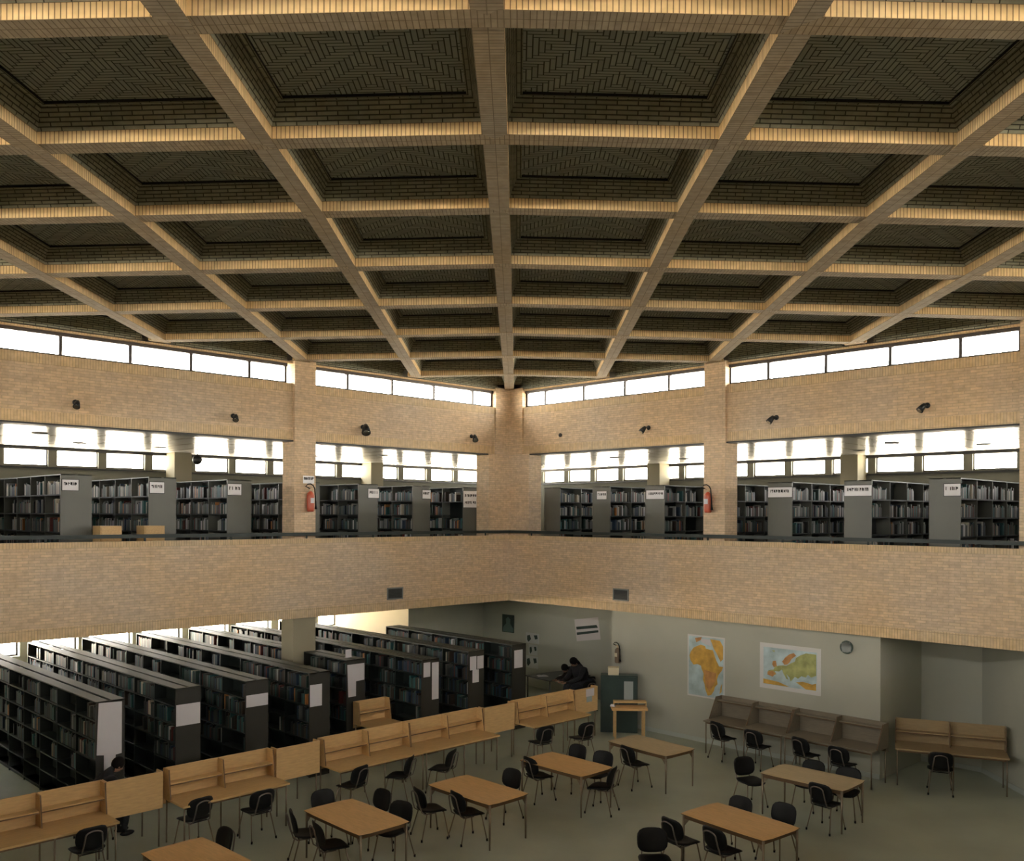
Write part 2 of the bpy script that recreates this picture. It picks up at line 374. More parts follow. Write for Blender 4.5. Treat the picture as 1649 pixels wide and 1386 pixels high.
# lower storey walls
w = MB(); w.box(-7.5, -3.42, -.9, 2.35, 0, ZF + .1, 0); w.box(-3.42, -3.4, -.9, 2.35, 0, ZF + .1, 1); struct(w, 'wall_lower_far', [M_PEACH_LIT, M_PAINT])  # one block: lit side coloured peach, thin end slab grey for shade
w = MB(); w.box(-7.5, -7.2, -XH, -.9, 0, 1.6); w.box(-7.5, -7.2, -XH, -13.5, 1.6, 2.6); w.box(-7.5, -7.2, -XH, -.9, 2.6, ZF + .1)
q = -1.8
while q > -XH: w.box(-7.5, -7.15, q - .13, q + .13, 1.6, 2.6); q -= 1.45
struct(w, 'wall_lower_left', M_PAINT)
q = -.35
while q > -13:
    f = MB(); y1, y0 = min(q - .13, -.9), q - 1.27
    f.box(-7.38, -7.34, y0, y1, 1.6, 1.64); f.box(-7.38, -7.34, y0, y1, 2.56, 2.6); f.box(-7.38, -7.34, y0, y0 + .04, 1.6, 2.6); f.box(-7.38, -7.34, y1 - .04, y1, 1.6, 2.6)
    o = struct(f, nm('window'), M_FRAME); p = MB(); p.box(-7.363, -7.357, y0, y1, 1.62, 2.58); p.build('pane', M_GLASS, o); q -= 1.45
w = MB(); w.box(-3.4, 3.66, 2.2, 2.4, 0, ZF + .1); struct(w, 'wall_lower_back', M_PAINT)
w = MB(); w.prism([(3.66, 2.2), (3.66, .12), (10.61, .12), (10.61, 2.2)], 0, ZF + .1); struct(w, 'wall_lower_right', M_PAINT)
w = MB(); w.prism([(10.61, 2.4), (10.61, 2.2), (11.85, 2.2), (13.95, .12), (S + 7.2, .12), (S + 7.2, 2.4)], 0, ZF + .1); struct(w, 'wall_lower_recess', M_PAINT)
sk = MB(); sk.box(3.66, 10.61, .105, .12, 0, .1); sk.prism([(11.85, 2.2), (11.84, 2.19), (13.94, .105), (13.95, .12)], 0, .1); struct(sk, 'baseboard_right', M_SKIRT)
sk = MB(); sk.box(10.6, 11.85, 2.185, 2.2, 0, .1); struct(sk, 'baseboard_recess', M_SKIRT)
for k in (2, 3):
    w = MB(); sbox(w, k, -7.2, S + 7.2, 7.0, 7.3, 0, ZG)
    struct(w, 'wall_lower_' + SIDE[k], M_PAINT)

# ------------------------------------------------------------------ coffered brick ceiling
def hgt(x, y): return ZB + .0333 * max(0, min(x, -y, S - x, S + y))
roof = MB(); E_ = S + .7
roof.face([(-.7, .7, 9.93), (-.7, -E_, 9.93), (E_, -E_, 9.93), (E_, .7, 9.93)][::-1]); roof.box(-.7, E_, -E_, .7, 9.95, 10.15)
for k in range(4): sbox(roof, k, -.6, S + .6, .34, .6, ZW + .04, 9.96)
ceiling = struct(roof, 'ceiling', M_ROOF)
dB = Vector((1, -1)) / math.sqrt(2); dT = Vector((1, 1)) / math.sqrt(2)          # along the diagonal, across it
BW = .128
def beam(p0, p1, mid, nrm):
    pts = [p0] + ([mid] if mid else []) + [p1]; b = MB(); run = 0
    for a, c in zip(pts[:-1], pts[1:]):
        za, zc = hgt(*a), hgt(*c); L = (Vector(c) - Vector(a)).length
        o = nrm * BW; A0 = (a[0] - o.x, a[1] - o.y); A1 = (a[0] + o.x, a[1] + o.y); C0 = (c[0] - o.x, c[1] - o.y); C1 = (c[0] + o.x, c[1] + o.y)
        T = .34
        b.face([(*A0, za), (*A1, za), (*C1, zc), (*C0, zc)], [(0, run), (2 * BW, run), (2 * BW, run + L), (0, run + L)], 0)
        for P, Q in ((A0, C0), (C1, A1)):
            zp, zq = (za, zc) if P == A0 else (zc, za); u0, u1 = (run, run + L) if P == A0 else (run + L, run)
            b.face([(*P, zp), (*Q, zq), (*Q, zq + .13), (*P, zp + .13)], [(u0, 0), (u1, 0), (u1, .13), (u0, .13)], 1)
            b.face([(*P, zp + .13), (*Q, zq + .13), (*Q, zq + T), (*P, zp + T)], [(u0, .13), (u1, .13), (u1, T), (u0, T)], 1)
        b.face([(*A0, za + T), (*C0, zc + T), (*C1, zc + T), (*A1, za + T)])
        run += L
    return b
beams = []
for m_ in range(-5, 6):                                                           # x + y = m a
    c = m_ * A; d_ = .15
    x0 = max(-d_, c - d_); x1 = min(S + d_, c + S + d_)
    p0, p1 = (x0, c - x0), (x1, c - x1); xm = (S + c) / 2
    b = beam(p0, p1, (xm, c - xm), dT); beams.append(b)
    b.build('beam', [M_BEAM, M_CS], ceiling)
for k_ in range(1, 12):                                                           # x - y = k a
    c = k_ * A; d_ = .15
    x0 = max(-d_, c - S - d_); x1 = min(c + d_, S + d_)
    xm = c / 2
    b = beam((x0, x0 - c), (x1, x1 - c), (xm, xm - c), dB)
    for i in range(len(b.v)): b.v[i] = (b.v[i][0], b.v[i][1], b.v[i][2] + .0006)
    b.build('beam', [M_BEAM, M_CS], ceiling)
def clip(poly, f):
    out = []
    for i in range(len(poly)):
        a, b = poly[i], poly[(i + 1) % len(poly)]; fa, fb = f(a), f(b)
        if fa >= 0: out.append(a)
        if (fa > 0 and fb < 0) or (fa < 0 and fb > 0):
            t = fa / (fa - fb); out.append((a[0] + t * (b[0] - a[0]), a[1] + t * (b[1] - a[1])))
    return out
def inset(poly, offs):
    n = len(poly); L = []
    for i in range(n):
        a, b = Vector(poly[i]), Vector(poly[(i + 1) % n]); d = (b - a).normalized(); nn = Vector((-d.y, d.x)); L.append((a + nn * offs[i], d))
    r = []
    for i in range(n):
        p, d = L[i - 1]; q, e = L[i]; den = d.x * e.y - d.y * e.x; t = ((q.x - p.x) * e.y - (q.y - p.y) * e.x) / den
        r.append((p.x + d.x * t, p.y + d.y * t))
    return r
def onwall(a, b):
    for f in (lambda p: p[0] + .15, lambda p: -p[1] + .15, lambda p: S + .15 - p[0], lambda p: S + .15 + p[1]):
        if abs(f(a)) < 1e-4 and abs(f(b)) < 1e-4: return True
    return False
rt2 = math.sqrt(2)
for k_ in range(0, 12):
    for m_ in range(-6, 6):
        cell = []
        for kk, mm in ((k_, m_), (k_ + 1, m_), (k_ + 1, m_ + 1), (k_, m_ + 1)):     # T = k a, B = m a  -> x=(k+m)a/2, y=(m-k)a/2
            cell.append(((kk + mm) * A / 2, (mm - kk) * A / 2))
        cc = (sum(p[0] for p in cell) / 4, sum(p[1] for p in cell) / 4)
        poly = cell
        for f in (lambda p: p[0] + .15, lambda p: -p[1] + .15, lambda p: S + .15 - p[0], lambda p: S + .15 + p[1]): poly = clip(poly, f)
        cl = []
        for p in poly:
            if not cl or (Vector(p) - Vector(cl[-1])).length > 1e-3: cl.append(p)
        if len(cl) > 1 and (Vector(cl[0]) - Vector(cl[-1])).length < 1e-3: cl.pop()
        poly = cl
        if len(poly) < 3: continue
        ar = sum(poly[i][0] * poly[(i + 1) % len(poly)][1] - poly[(i + 1) % len(poly)][0] * poly[i][1] for i in range(len(poly))) / 2
        if abs(ar) < 1.5: continue
        if ar < 0: poly = poly[::-1]
        n = len(poly); wl = [onwall(poly[i], poly[(i + 1) % n]) for i in range(n)]
        P0 = inset(poly, [0 if w_ else BW - .002 for w_ in wl])
        P1 = inset(poly, [.04 if w_ else BW + .09 for w_ in wl])
        P2 = inset(poly, [.10 if w_ else BW + .15 for w_ in wl])
        Z = lambda p, dz: (*p, hgt(*p) + dz)
        b = MB()
        for i in range(n):
            j = (i + 1) % n; Lh = (Vector(poly[j]) - Vector(poly[i])).length
            d = (Vector(poly[j]) - Vector(poly[i])).normalized(); U = lambda p: (Vector(p) - Vector(poly[i])).dot(d)
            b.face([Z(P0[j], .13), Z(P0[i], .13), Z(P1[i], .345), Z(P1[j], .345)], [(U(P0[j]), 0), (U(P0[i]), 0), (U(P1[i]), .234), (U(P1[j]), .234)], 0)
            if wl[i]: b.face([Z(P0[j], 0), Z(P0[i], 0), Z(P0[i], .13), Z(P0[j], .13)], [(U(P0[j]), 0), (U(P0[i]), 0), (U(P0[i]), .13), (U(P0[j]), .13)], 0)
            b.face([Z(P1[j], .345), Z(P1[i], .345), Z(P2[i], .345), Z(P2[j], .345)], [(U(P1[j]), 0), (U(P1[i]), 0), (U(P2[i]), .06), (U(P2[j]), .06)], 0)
            b.face([Z(P2[j], .345), Z(P2[i], .345), Z(P2[i], .375), Z(P2[j], .375)], [(0, 0)] * 4, 2)
        c_ = Vector(cc)
        b.face([Z(p, .375) for p in P2][::-1], [((Vector(p) - c_).dot(dT), (Vector(p) - c_).dot(dB)) for p in P2][::-1], 1)
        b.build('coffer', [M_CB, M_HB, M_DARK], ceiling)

# ------------------------------------------------------------------ gallery railing, vents, lamps
for k in range(2):
    r = empty('handrail'); tag(r, 'flat dark steel handrail along the %s parapet of the gallery' % SIDE[k], 'railing')
    b = MB(); sbox(b, k, .0, S, -.05, .04, 4.80, 4.875); b.build('rail', M_RAIL, r)
    for s in [.9 + 1.9 * i for i in range(8)]:
        b = MB(); sbox(b, k, s - .02, s + .02, -.01, .01, ZP, 4.85); b.build('post', M_RAIL, r)
for k, s, txt in ((0, 4.02, 'grey louvred air vent in the left brick parapet'), (1, 4.05, 'grey louvred air vent in the right brick parapet')):
    r = empty('air_vent'); tag(r, txt, 'vent')
    f = MB(); z = 3.31; w_, h_ = .25, .15
    for a in ((s - w_, s + w_, z + h_ - .03, z + h_), (s - w_, s + w_, z - h_, z - h_ + .03), (s - w_, s - w_ + .03, z - h_, z + h_), (s + w_ - .03, s + w_, z - h_, z + h_)):
        sbox(f, k, a[0], a[1], -.02, 0, a[2], a[3])
    f.build('frame', M_GREY, r)
    l = MB()
    sbox(l, k, s - w_ + .03, s + w_ - .03, -.004, 0, z - h_ + .03, z + h_ - .03)
    for i in range(7): sbox(l, k, s - w_ + .03, s + w_ - .03, -.016, -.004, z - .11 + i * .034, z - .095 + i * .034)
    l.build('louvre', mat('vent_louvre', (.03, .035, .035), .5), r)
def spot(k, s, z, txt, big=1.0):
    x, y = side_pt(k, s, .15); r = empty('spotlight', (x, y, z), [math.pi / 2 * -1, math.pi, 0, 0][k] + math.pi)
    # local +Y points into the hall after this rotation
    r.rotation_euler = (0, 0, R(-90) if k == 0 else R(180)); tag(r, txt, 'spotlight', 'small spotlights on the upper brick band')
    b = MB(); b.lathe([(.0, 0), (.055, 0), (.055, .02), (.0, .02)], 12); b.v = [(x_, z_, y_) for x_, y_, z_ in b.v]; b.build('wall_plate', M_DARK, r)
    b = MB(); b.tube([(0, .02, 0), (0, .12, .01), (.02, .17, -.02)], .014); b.build('arm', M_DARK, r)
    b = MB(); d = Vector((.30, .5, -.65)).normalized(); c = Vector((.02, .17, -.03))
    b.tube([c - d * .06 * big, c, c + d * .12 * big], [.035 * big, .055 * big, .075 * big], 14, caps=True); lh = b.build('lamp_head', M_DARK, r)
    b = MB(); e = c + d * .121 * big; b.tube([e, e + d * .006], [.055 * big, .05 * big], 14); b.build('lens', M_CHROME, lh)
for s, t, g_ in ((11.72, 'leftmost small wall spotlight on the left brick band', .9), (8.39, 'wall spotlight on the left brick band, nearest left of the pier', .9),
              (4.93, 'larger black wall spotlight just right of the left pier', 1.5), (1.31, 'wall spotlight on the left band nearest the corner', 1.1)):
    spot(0, s, 7.46, t, g_)
for s, t in ((4.78, 'wall spotlight on the right band, left of the right pier'), (8.26, 'wall spotlight just right of the right pier'), (11.5, 'rightmost wall spotlight on the right brick band')):
    spot(1, s, 7.48, t, .95)
b = MB(); b.lathe([(0, 0), (.05, 0), (.055, .03), (.03, .06), (0, .06)], 12); b.v = [(x, -z, y) for x, y, z in b.v]
o = b.build('detector', M_DARK); o.location = (1.84, .15, 7.47); tag(o, 'small dark round detector on the right band near the corner', 'detector')
b = MB(); b.ball((0, 0, 0), .12); b.tube([(0, 0, .1), (0, 0, .36)], .012); o = b.build('ceiling_globe', M_DARK); o.location = (-3.5, -7.6, 6.66); tag(o, 'small dark globe hanging from the left gallery ceiling', 'globe')
for i, (x, y) in enumerate([(-2.6, -11.6), (-4.8, -12.6), (-4.8, -10.0), (-4.8, -8.0), (-3.0, -5.0), (-4.8, -3.4), (-3.0, -2.2), (1.4, 3.0), (2.6, 4.8), (5.0, 3.0), (8.0, 4.8), (9.6, 3.0), (11.0, 4.8), (12.4, 3.2)]):
    d = MB(); d.lathe([(.13, 0), (.16, 0), (.16, -.015), (.10, -.015), (.09, 0)], 18); d.lathe([(.0, -.004), (.10, -.004)], 18, mi=1)
    o = d.build('ceiling_downlight', [M_GREY, M_DARK]); o.location = (x, y, ZO - .001)
    sd = 'left' if x < 0 else 'right'; tag(o, 'dark round recessed downlight in the shiny %s gallery ceiling, %s from the left' % (sd, ['first', 'second', 'third', 'fourth', 'fifth', 'sixth', 'seventh'][[1, 0, 2, 3, 4, 5, 6, 0, 1, 2, 3, 4, 5, 6][i]]), 'downlight', 'downlights in the %s gallery ceiling' % sd)

# ------------------------------------------------------------------ bookcases
BOOKS = []                                                                      # candidate books: (px size, matrix pieces...)
def bookcase(name, loc, rz, L, D, Ht, levels, endmat, label, cat, group, split=False, bay=.94):
    """local frame: end panel at x=0 facing +X, the range runs to x=-L, y across (-D/2..D/2)"""
    r = empty(name, loc, rz); tag(r, label, cat, group)
    b = MB(); b.box(-.03, 0, -D / 2, D / 2, 0, Ht); b.build('end_panel', endmat, r, .004)
    b = MB(); b.box(-L, -L + .03, -D / 2, D / 2, 0, Ht); b.build('end_panel', endmat, r)
    b = MB(); b.box(-L + .03, -.03, -.01, .01, .05, Ht - .02); b.build('back_panel', M_SHELF, r)
    nb = max(1, round(L / bay)); bw = L / nb
    for i in range(1, nb):
        b = MB(); b.box(-i * bw - .012, -i * bw + .012, -D / 2, D / 2, .0, Ht - .02); b.build('upright', M_ENDG if endmat is M_ENDG else M_SHELF, r)
    b = MB()
    for sg in (-1, 1): b.box(-L, 0, sg * .03, sg * D / 2, Ht - .018, Ht + .004)
    b.box(-L + .05, -.05, -.03, .03, Ht - .07, Ht - .05)
    b.build('top_panel', M_SHTOP, r)
    for lv in levels:
        for sg in (-1, 1):
            b = MB(); b.box(-L + .03, -.03, sg * .012, sg * (D / 2 - .01), lv - .018, lv); b.box(-L + .03, -.03, sg * (D / 2 - .012), sg * (D / 2 - .004), lv - .03, lv); b.build('shelf', M_SHELF, r)
    b = MB(); b.box(-L + .03, -.03, -D / 2 + .03, D / 2 - .03, 0, .08); b.build('kick_base', M_SHELF, r)
    return r, nb, bw
def fill(loc, rz, L, D, levels, Ht, nb, bw, sg, desc, density=.8, near=1.0, bays=None, lvsel=None):
    mt = Matrix.Translation(loc) @ Matrix.Rotation(rz, 4, 'Z')
    for li, lv in enumerate(levels):
        if lvsel and li not in lvsel: continue
        top = (levels[li + 1] if li + 1 < len(levels) else Ht - .03) - lv
        for bi in range(nb):
            if bays and bi not in bays: continue
            x = -bi * bw - .04; end = -(bi + 1) * bw + .03; fillto = end if random.random() < density else x + (end - x) * random.uniform(.2, .8)
            if random.random() < .08: continue
            while x > fillto:
                t = random.choice((.022, .03, .035, .045, .05, .06)); h = min(top - .05, random.uniform(.2, .30)); dp = random.uniform(.16, .22)
                if random.random() < .07: x -= random.uniform(.05, .18)
                if x - t < fillto: break
                BOOKS.append((mt, x - t / 2, sg * (D / 2 - .03 - dp / 2), lv, t, dp, h, sg, '%s, %s shelf, %s bay' % (desc, ['', '', 'fourth', 'third', 'second', 'top'][li], ['end', 'second', 'third', 'fourth', 'fifth', 'sixth', 'seventh', 'eighth', 'ninth'][bi]), near)); x -= t + .002
GL = [.10, .46, .86, 1.07 + .19, 1.45 + .20, 1.84]
GL = [.08, .30 + .0, .68, 1.06, 1.45, 1.84]
ORD = ['nearest the corner', 'second from the corner', 'third from the corner', 'fourth from the corner', 'fifth from the corner', 'sixth from the corner', 'seventh from the corner', 'eighth from the corner']
for i, s in enumerate((.26, 2.12, 3.92, 5.72, 7.61, 9.46, 11.29, 13.12)):
    r, nb, bw = bookcase('bookcase', (-1.3, -s, ZG), 0, 4.7, .62, 2.25, GL, M_ENDG, 'dark double-sided bookcase on the left gallery, %s' % ORD[i], 'bookcase', 'bookcases on the left gallery')
    lb = 'book on the left gallery, case %s' % ORD[i]
    fill((-1.3, -s, ZG), 0, 4.7, .62, GL, 2.25, nb, bw, -1, lb, .75, 1.0, lvsel=(2, 3, 4, 5))
for i, s in enumerate((.46, 2.31, 4.12, 5.92, 7.71, 9.58, 11.41, 13.24)):
    r, nb, bw = bookcase('bookcase', (s, 1.3, ZG), R(-90), 4.7, .62, 2.25, GL, M_ENDG, 'dark double-sided bookcase on the right gallery, %s' % ORD[i], 'bookcase', 'bookcases on the right gallery')
    lb = 'book on the right gallery, case %s' % ORD[i]
    fill((s, 1.3, ZG), R(-90), 4.7, .62, GL, 2.25, nb, bw, 1, lb, .75, 1.0, lvsel=(2, 3, 4, 5))
LL = [.08, .42, .76, 1.10, 1.44, 1.78]
LOW = [(-12.07, 2.60, 8.5), (-10.57, 2.36, 8.3), (-9.28, 2.56, 8.5), (-7.90, 2.60, 8.5), (-6.42, 1.75, 1.75), (-5.20, 2.85, 8.7), (-3.60, 2.60, 8.5), (-2.07, 2.50, 8.4)]
ON = ['nearest the viewer', 'second row back', 'third row back', 'fourth row back', 'short one beside the column', 'sixth row back', 'seventh row back', 'farthest row by the poster wall']
OS = ['nearest row', 'second row', 'third row', 'fourth row', 'short fifth row', 'sixth row', 'seventh row', 'farthest row']
for i, (y, x, L) in enumerate(LOW):
    if i == 7: L = 5.15
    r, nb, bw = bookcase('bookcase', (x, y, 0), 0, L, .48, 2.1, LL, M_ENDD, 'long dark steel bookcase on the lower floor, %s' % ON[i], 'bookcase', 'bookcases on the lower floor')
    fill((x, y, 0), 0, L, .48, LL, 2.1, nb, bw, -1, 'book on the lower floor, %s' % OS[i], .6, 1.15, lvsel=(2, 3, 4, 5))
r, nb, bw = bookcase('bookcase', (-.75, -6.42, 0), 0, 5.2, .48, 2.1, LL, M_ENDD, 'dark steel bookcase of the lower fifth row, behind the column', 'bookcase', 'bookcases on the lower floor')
fill((-.75, -6.42, 0), 0, 5.2, .48, LL, 2.1, nb, bw, -1, 'book on the lower floor, range behind column', .6, 1.0, lvsel=(4, 5))
COLS = [('dark green', (.03, .06, .05)), ('black', (.012, .014, .014)), ('dark blue', (.02, .04, .07)), ('grey', (.12, .13, .12)), ('pale grey', (.32, .33, .31)),
        ('cream', (.50, .46, .36)), ('dark brown', (.05, .035, .025)), ('teal', (.03, .11, .11)), ('orange', (.45, .18, .05)), ('white', (.62, .62, .62)), ('dark red', (.12, .025, .02))]
WT = [14, 12, 10, 14, 10, 7, 9, 8, 1, 6, 3]
WL = [18, 24, 14, 6, 1.5, 1.5, 12, 8, 1, .7, 3]
bmesh_ = []
for n_, c_ in COLS:
    m_ = mat(n_.replace(' ', '_') + '_cover', c_, .55); b = MB()
    b.box(-.5, -.44, -.5, .5, 0, 1, 0); b.box(.44, .5, -.5, .5, 0, 1, 0); b.box(-.44, .44, -.5, -.46, 0, 1, 0); b.box(-.44, .44, -.46, .47, .01, .98, 1)
    bmesh_.append((b, [m_, M_PAGES], b.mesh('book', [m_, M_PAGES])))
cand = []
for q in BOOKS:
    mt, x, y, z, t, dp, h, sg, ds, near = q
    p = mt @ Vector((x, y, z + h / 2)); v = p - CAM; dist = v.dot(fwd); px = 820 + 1476.8 * v.dot(rgt) / dist
    vis = -20 < px < 1660 and not (ds.find('gallery') > 0 and p.z < 4.95)
    nrm = abs((mt.to_3x3() @ Vector((0, 1, 0))).dot(v.normalized())) + .15
    cand.append((t * h * nrm / dist ** 2 * near * (1 if vis else .01), q))
cand.sort(key=lambda a: -a[0])
rest = MB(); rmats = []
for n_, (b, ms, me) in enumerate(bmesh_): rmats.append(ms[0])
rmats.append(M_PAGES)
LAB = {}
for i, (sz, (mt, x, y, z, t, dp, h, sg, ds, near)) in enumerate(cand):
    ci = random.choices(range(len(COLS)), WL if 'lower' in ds else WT)[0]
    if i < 300:
        o = bpy.data.objects.new('book', bmesh_[ci][2]); COL.objects.link(o)
        o.matrix_world = mt @ Matrix.Translation((x, y, z)) @ Matrix.Rotation(math.pi if sg > 0 else 0, 4, 'Z') @ Matrix.Diagonal((t, dp, h, 1))
        lab = '%s%s %s' % ('wide ' if t > .048 else 'thin ' if t < .025 else '', COLS[ci][0], ds)
        LAB.setdefault(lab, []).append(((o.matrix_world.translation - CAM).dot(rgt) / (o.matrix_world.translation - CAM).dot(fwd), o))
        tag(o, None, 'book', 'books on the ' + ('left gallery' if 'left gallery' in ds else 'right gallery' if 'right gallery' in ds else 'lower floor bookcases'))
    else:
        b0 = len(rest.v)
        for xx0, xx1, yy0, yy1, zz0, zz1, mi in ((-.5, .5, -.5, .46, 0, 1, ci),):
            tmp = MB().box(xx0, xx1, yy0, yy1, zz0, zz1, mi)
            mm = mt @ Matrix.Translation((x, y, z)) @ Matrix.Rotation(math.pi if sg > 0 else 0, 4, 'Z') @ Matrix.Diagonal((t, dp, h, 1))
            base = len(rest.v); rest.v += [tuple(mm @ Vector(p)) for p in tmp.v]; rest.f += [[j + base for j in f] for f in tmp.f]; rest.uv += tmp.uv; rest.m += tmp.m; rest.sm += tmp.sm
for lab, os_ in LAB.items():
    os_.sort(key=lambda q: q[0])
    for j, (_, o) in enumerate(os_):
        o['label'] = lab if len(os_) == 1 else lab + ', ' + (['leftmost', 'rightmost'] if len(os_) == 2 else ['leftmost', 'middle', 'rightmost'] if len(os_) == 3 else ['first', 'second', 'third', 'fourth', 'fifth', 'sixth', 'seventh', 'eighth'])[min(j, 7)]
o = rest.build('shelved_books', rmats); tag(o, 'remaining rows of small dark books on the bookcases', 'books', kind='stuff')

# ------------------------------------------------------------------ signs and notices
def marks(b, ax, p, u0, u1, z0, z1, rows=1, mi=1):
    """short illegible strokes of lettering; ax 0: plane x=p seen from +x (u=y); ax 1: plane y=p seen from -y (u=x)"""
    for rr in range(rows):
        zc = z0 + (z1 - z0) * (.62 if rows == 1 else .72 - .42 * rr); h = (z1 - z0) * (.30 if rows == 1 else .17); u = u0 + (u1 - u0) * .1
        while u < u1 - (u1 - u0) * .12:
            w_ = h * random.uniform(.25, .7)
            for q in range(3):
                a = random.random()
                if a < .35: c = (u, u + w_ * .35, zc - h / 2, zc + h / 2)
                elif a < .7: c = (u, u + w_, zc + h * random.uniform(-.4, .3), zc + h * random.uniform(.3, .5))
                else: c = (u + w_ * .6, u + w_, zc - h / 2, zc + h * .4)
                if ax == 0: b.box(p, p + .003, c[0], c[1], c[2], c[3], mi)
                else: b.box(c[0], c[1], p - .003, p, c[2], c[3], mi)
            u += w_ * 1.5
for y0, y1, z0, z1, rw, t in ((-11.57, -11.25, 5.77, 5.99, 1, 'on the leftmost marked bookcase of the left gallery'), (-9.75, -9.43, 5.75, 5.99, 1, 'on the second marked bookcase from the left, left gallery'),
                      (-7.91, -7.57, 5.74, 6.0, 1, 'on the bookcase left of the left pier'), (-3.92, -3.58, 5.74, 5.98, 1, 'on the first bookcase right of the left pier'),
                      (-2.09, -1.8, 5.75, 5.99, 1, 'on the second bookcase right of the left pier'), (-.57, -.02, 5.52, 6.0, 2, 'with two lines of lettering on the left gallery bookcase by the corner')):
    b = MB(); b.box(-1.299, -1.29, y0, y1, z0, z1); marks(b, 0, -1.29, y0, y1, z0, z1, rw)
    b.box(-1.2995, -1.294, y0 - .012, y1 + .012, z0 - .012, z1 + .012, 1)
    o = b.build('shelf_sign', [M_WHITE, M_INK]); tag(o, 'white sign ' + t, 'sign')
for x0, x1, z0, z1, t in ((2.16, 2.5, 5.75, 5.97, 'on the right gallery bookcase second from the corner'), (3.85, 4.42, 5.74, 5.97, 'long one on the right gallery bookcase third from the corner'),
                      (7.41, 8.02, 5.75, 5.98, 'long one on the bookcase just right of the right pier'), (9.28, 9.89, 5.76, 5.99, 'long one on the second bookcase right of the right pier'),
                      (11.4, 11.72, 5.74, 5.98, 'on the last bookcase of the right gallery')):
    b = MB(); b.box(x0, x1, 1.29, 1.299, z0, z1); marks(b, 1, 1.29, x0, x1, z0, z1)
    b.box(x0 - .012, x1 + .012, 1.294, 1.2995, z0 - .012, z1 + .012, 1)
    o = b.build('shelf_sign', [M_WHITE, M_INK]); tag(o, 'white sign, ' + t, 'sign')
def sheet(x, polys, label, mt_=None):
    b = MB()
    for poly in polys:
        n = len(poly)
        ar = sum(poly[i][0] * poly[(i + 1) % n][1] - poly[(i + 1) % n][0] * poly[i][1] for i in range(n))
        if ar < 0: poly = poly[::-1]
        b.face([(x + .004, y, z) for y, z in poly]); b.face([(x + .0005, y, z) for y, z in reversed(poly)])
        for i in range(n):
            a, c = poly[i], poly[(i + 1) % n]; b.face([(x + .0005, *a), (x + .0005, *c), (x + .004, *c), (x + .004, *a)])
    o = b.build('paper_notice', mt_ or M_PAPER); tag(o, label, 'notice'); return o
Q = lambda y0, y1, z0, z1: [(y0, z0), (y1, z0), (y1, z1), (y0, z1)]
sheet(2.6, [[(-12.27, 2.08), (-11.88, 2.06), (-11.88, 1.17), (-11.98, 1.16), (-11.99, .9), (-12.18, .88), (-12.18, 1.18), (-12.3, 1.2)]], 'tall grey-white paper with a narrow tail on the nearest lower bookcase end')
sheet(2.36, [Q(-10.8, -10.34, 1.41, 1.8)], 'wide grey-white paper on the second lower bookcase end')
sheet(2.56, [Q(-9.51, -9.05, 1.6, 1.83)], 'low wide white paper on the third lower bookcase end')
sheet(2.6, [Q(-8.13, -7.85, 1.42, 1.86)], 'upright white paper on the fourth lower bookcase end')
sheet(1.75, [[(-6.65, 2.0), (-6.2, 2.0), (-6.2, 1.63), (-6.42, 1.62), (-6.42, 1.29), (-6.62, 1.29)]], 'L-shaped white paper on the short range beside the column')
sheet(2.85, [Q(-5.4, -5.21, 1.72, 2.04)], 'short white paper, left one of the pair on the sixth lower bookcase end')
sheet(2.85, [Q(-5.16, -4.97, 1.2, 2.02)], 'long narrow white paper on the sixth lower bookcase end')
sheet(2.6, [[(-3.8, 1.98), (-3.6, 1.98), (-3.6, 1.66), (-3.52, 1.66), (-3.52, 1.36), (-3.72, 1.36), (-3.72, 1.66), (-3.8, 1.66)], Q(-3.57, -3.37, 1.67, 1.97)], 'cross-shaped group of white papers on the seventh lower bookcase end')
sheet(2.5, [Q(-2.24, -1.95, 1.52, 1.96)], 'upright cream-white paper on the farthest lower bookcase end')
b = MB(); b.box(1.4, 1.404, -6.46, -6.30, 2.104, 2.28); b.box(1.36, 1.44, -6.46, -6.30, 2.104, 2.108); o = b.build('card_stand', M_PAPER); tag(o, 'small white card standing on top of the short bookcase beside the column', 'card')

# ------------------------------------------------------------------ furniture
def pad(w, d, t, nx=8, ny=8, zf=lambda u, v: 0, p=4.0):
    """rounded pad: superellipse outline, thickness t, curved by zf(u,v), u,v in -1..1"""
    b = MB(); rings = [0, .35, .65, .88, 1.0]; seg = 24; V = []
    for side in (0, 1):
        for r_ in rings:
            rr = r_
            for k in range(seg):
                a = 2 * math.pi * k / seg; c, s = math.cos(a), math.sin(a)
                e = (abs(c) ** p + abs(s) ** p) ** (-1 / p); u, v = c * e * rr, s * e * rr
                th = t / 2 * (1 if r_ < 1 else .35)
                V.append((u * w / 2, v * d / 2, zf(u, v) + (th if side else -th)))
    b.v = V; n = len(rings)
    def add(ix): b.f.append(ix); b.uv.append([(0, 0)] * len(ix)); b.m.append(0); b.sm.append(True)
    for side in (0, 1):
        o_ = side * n * seg
        for i in range(n - 1):
            for k in range(seg):
                k2 = (k + 1) % seg; q = [o_ + i * seg + k, o_ + i * seg + k2, o_ + (i + 1) * seg + k2, o_ + (i + 1) * seg + k]
                add(q[::-1] if side else q)
    for k in range(seg):
        k2 = (k + 1) % seg; add([(n - 1) * seg + k, (n - 1) * seg + k2, n * seg + (n - 1) * seg + k2, n * seg + (n - 1) * seg + k])
    return b
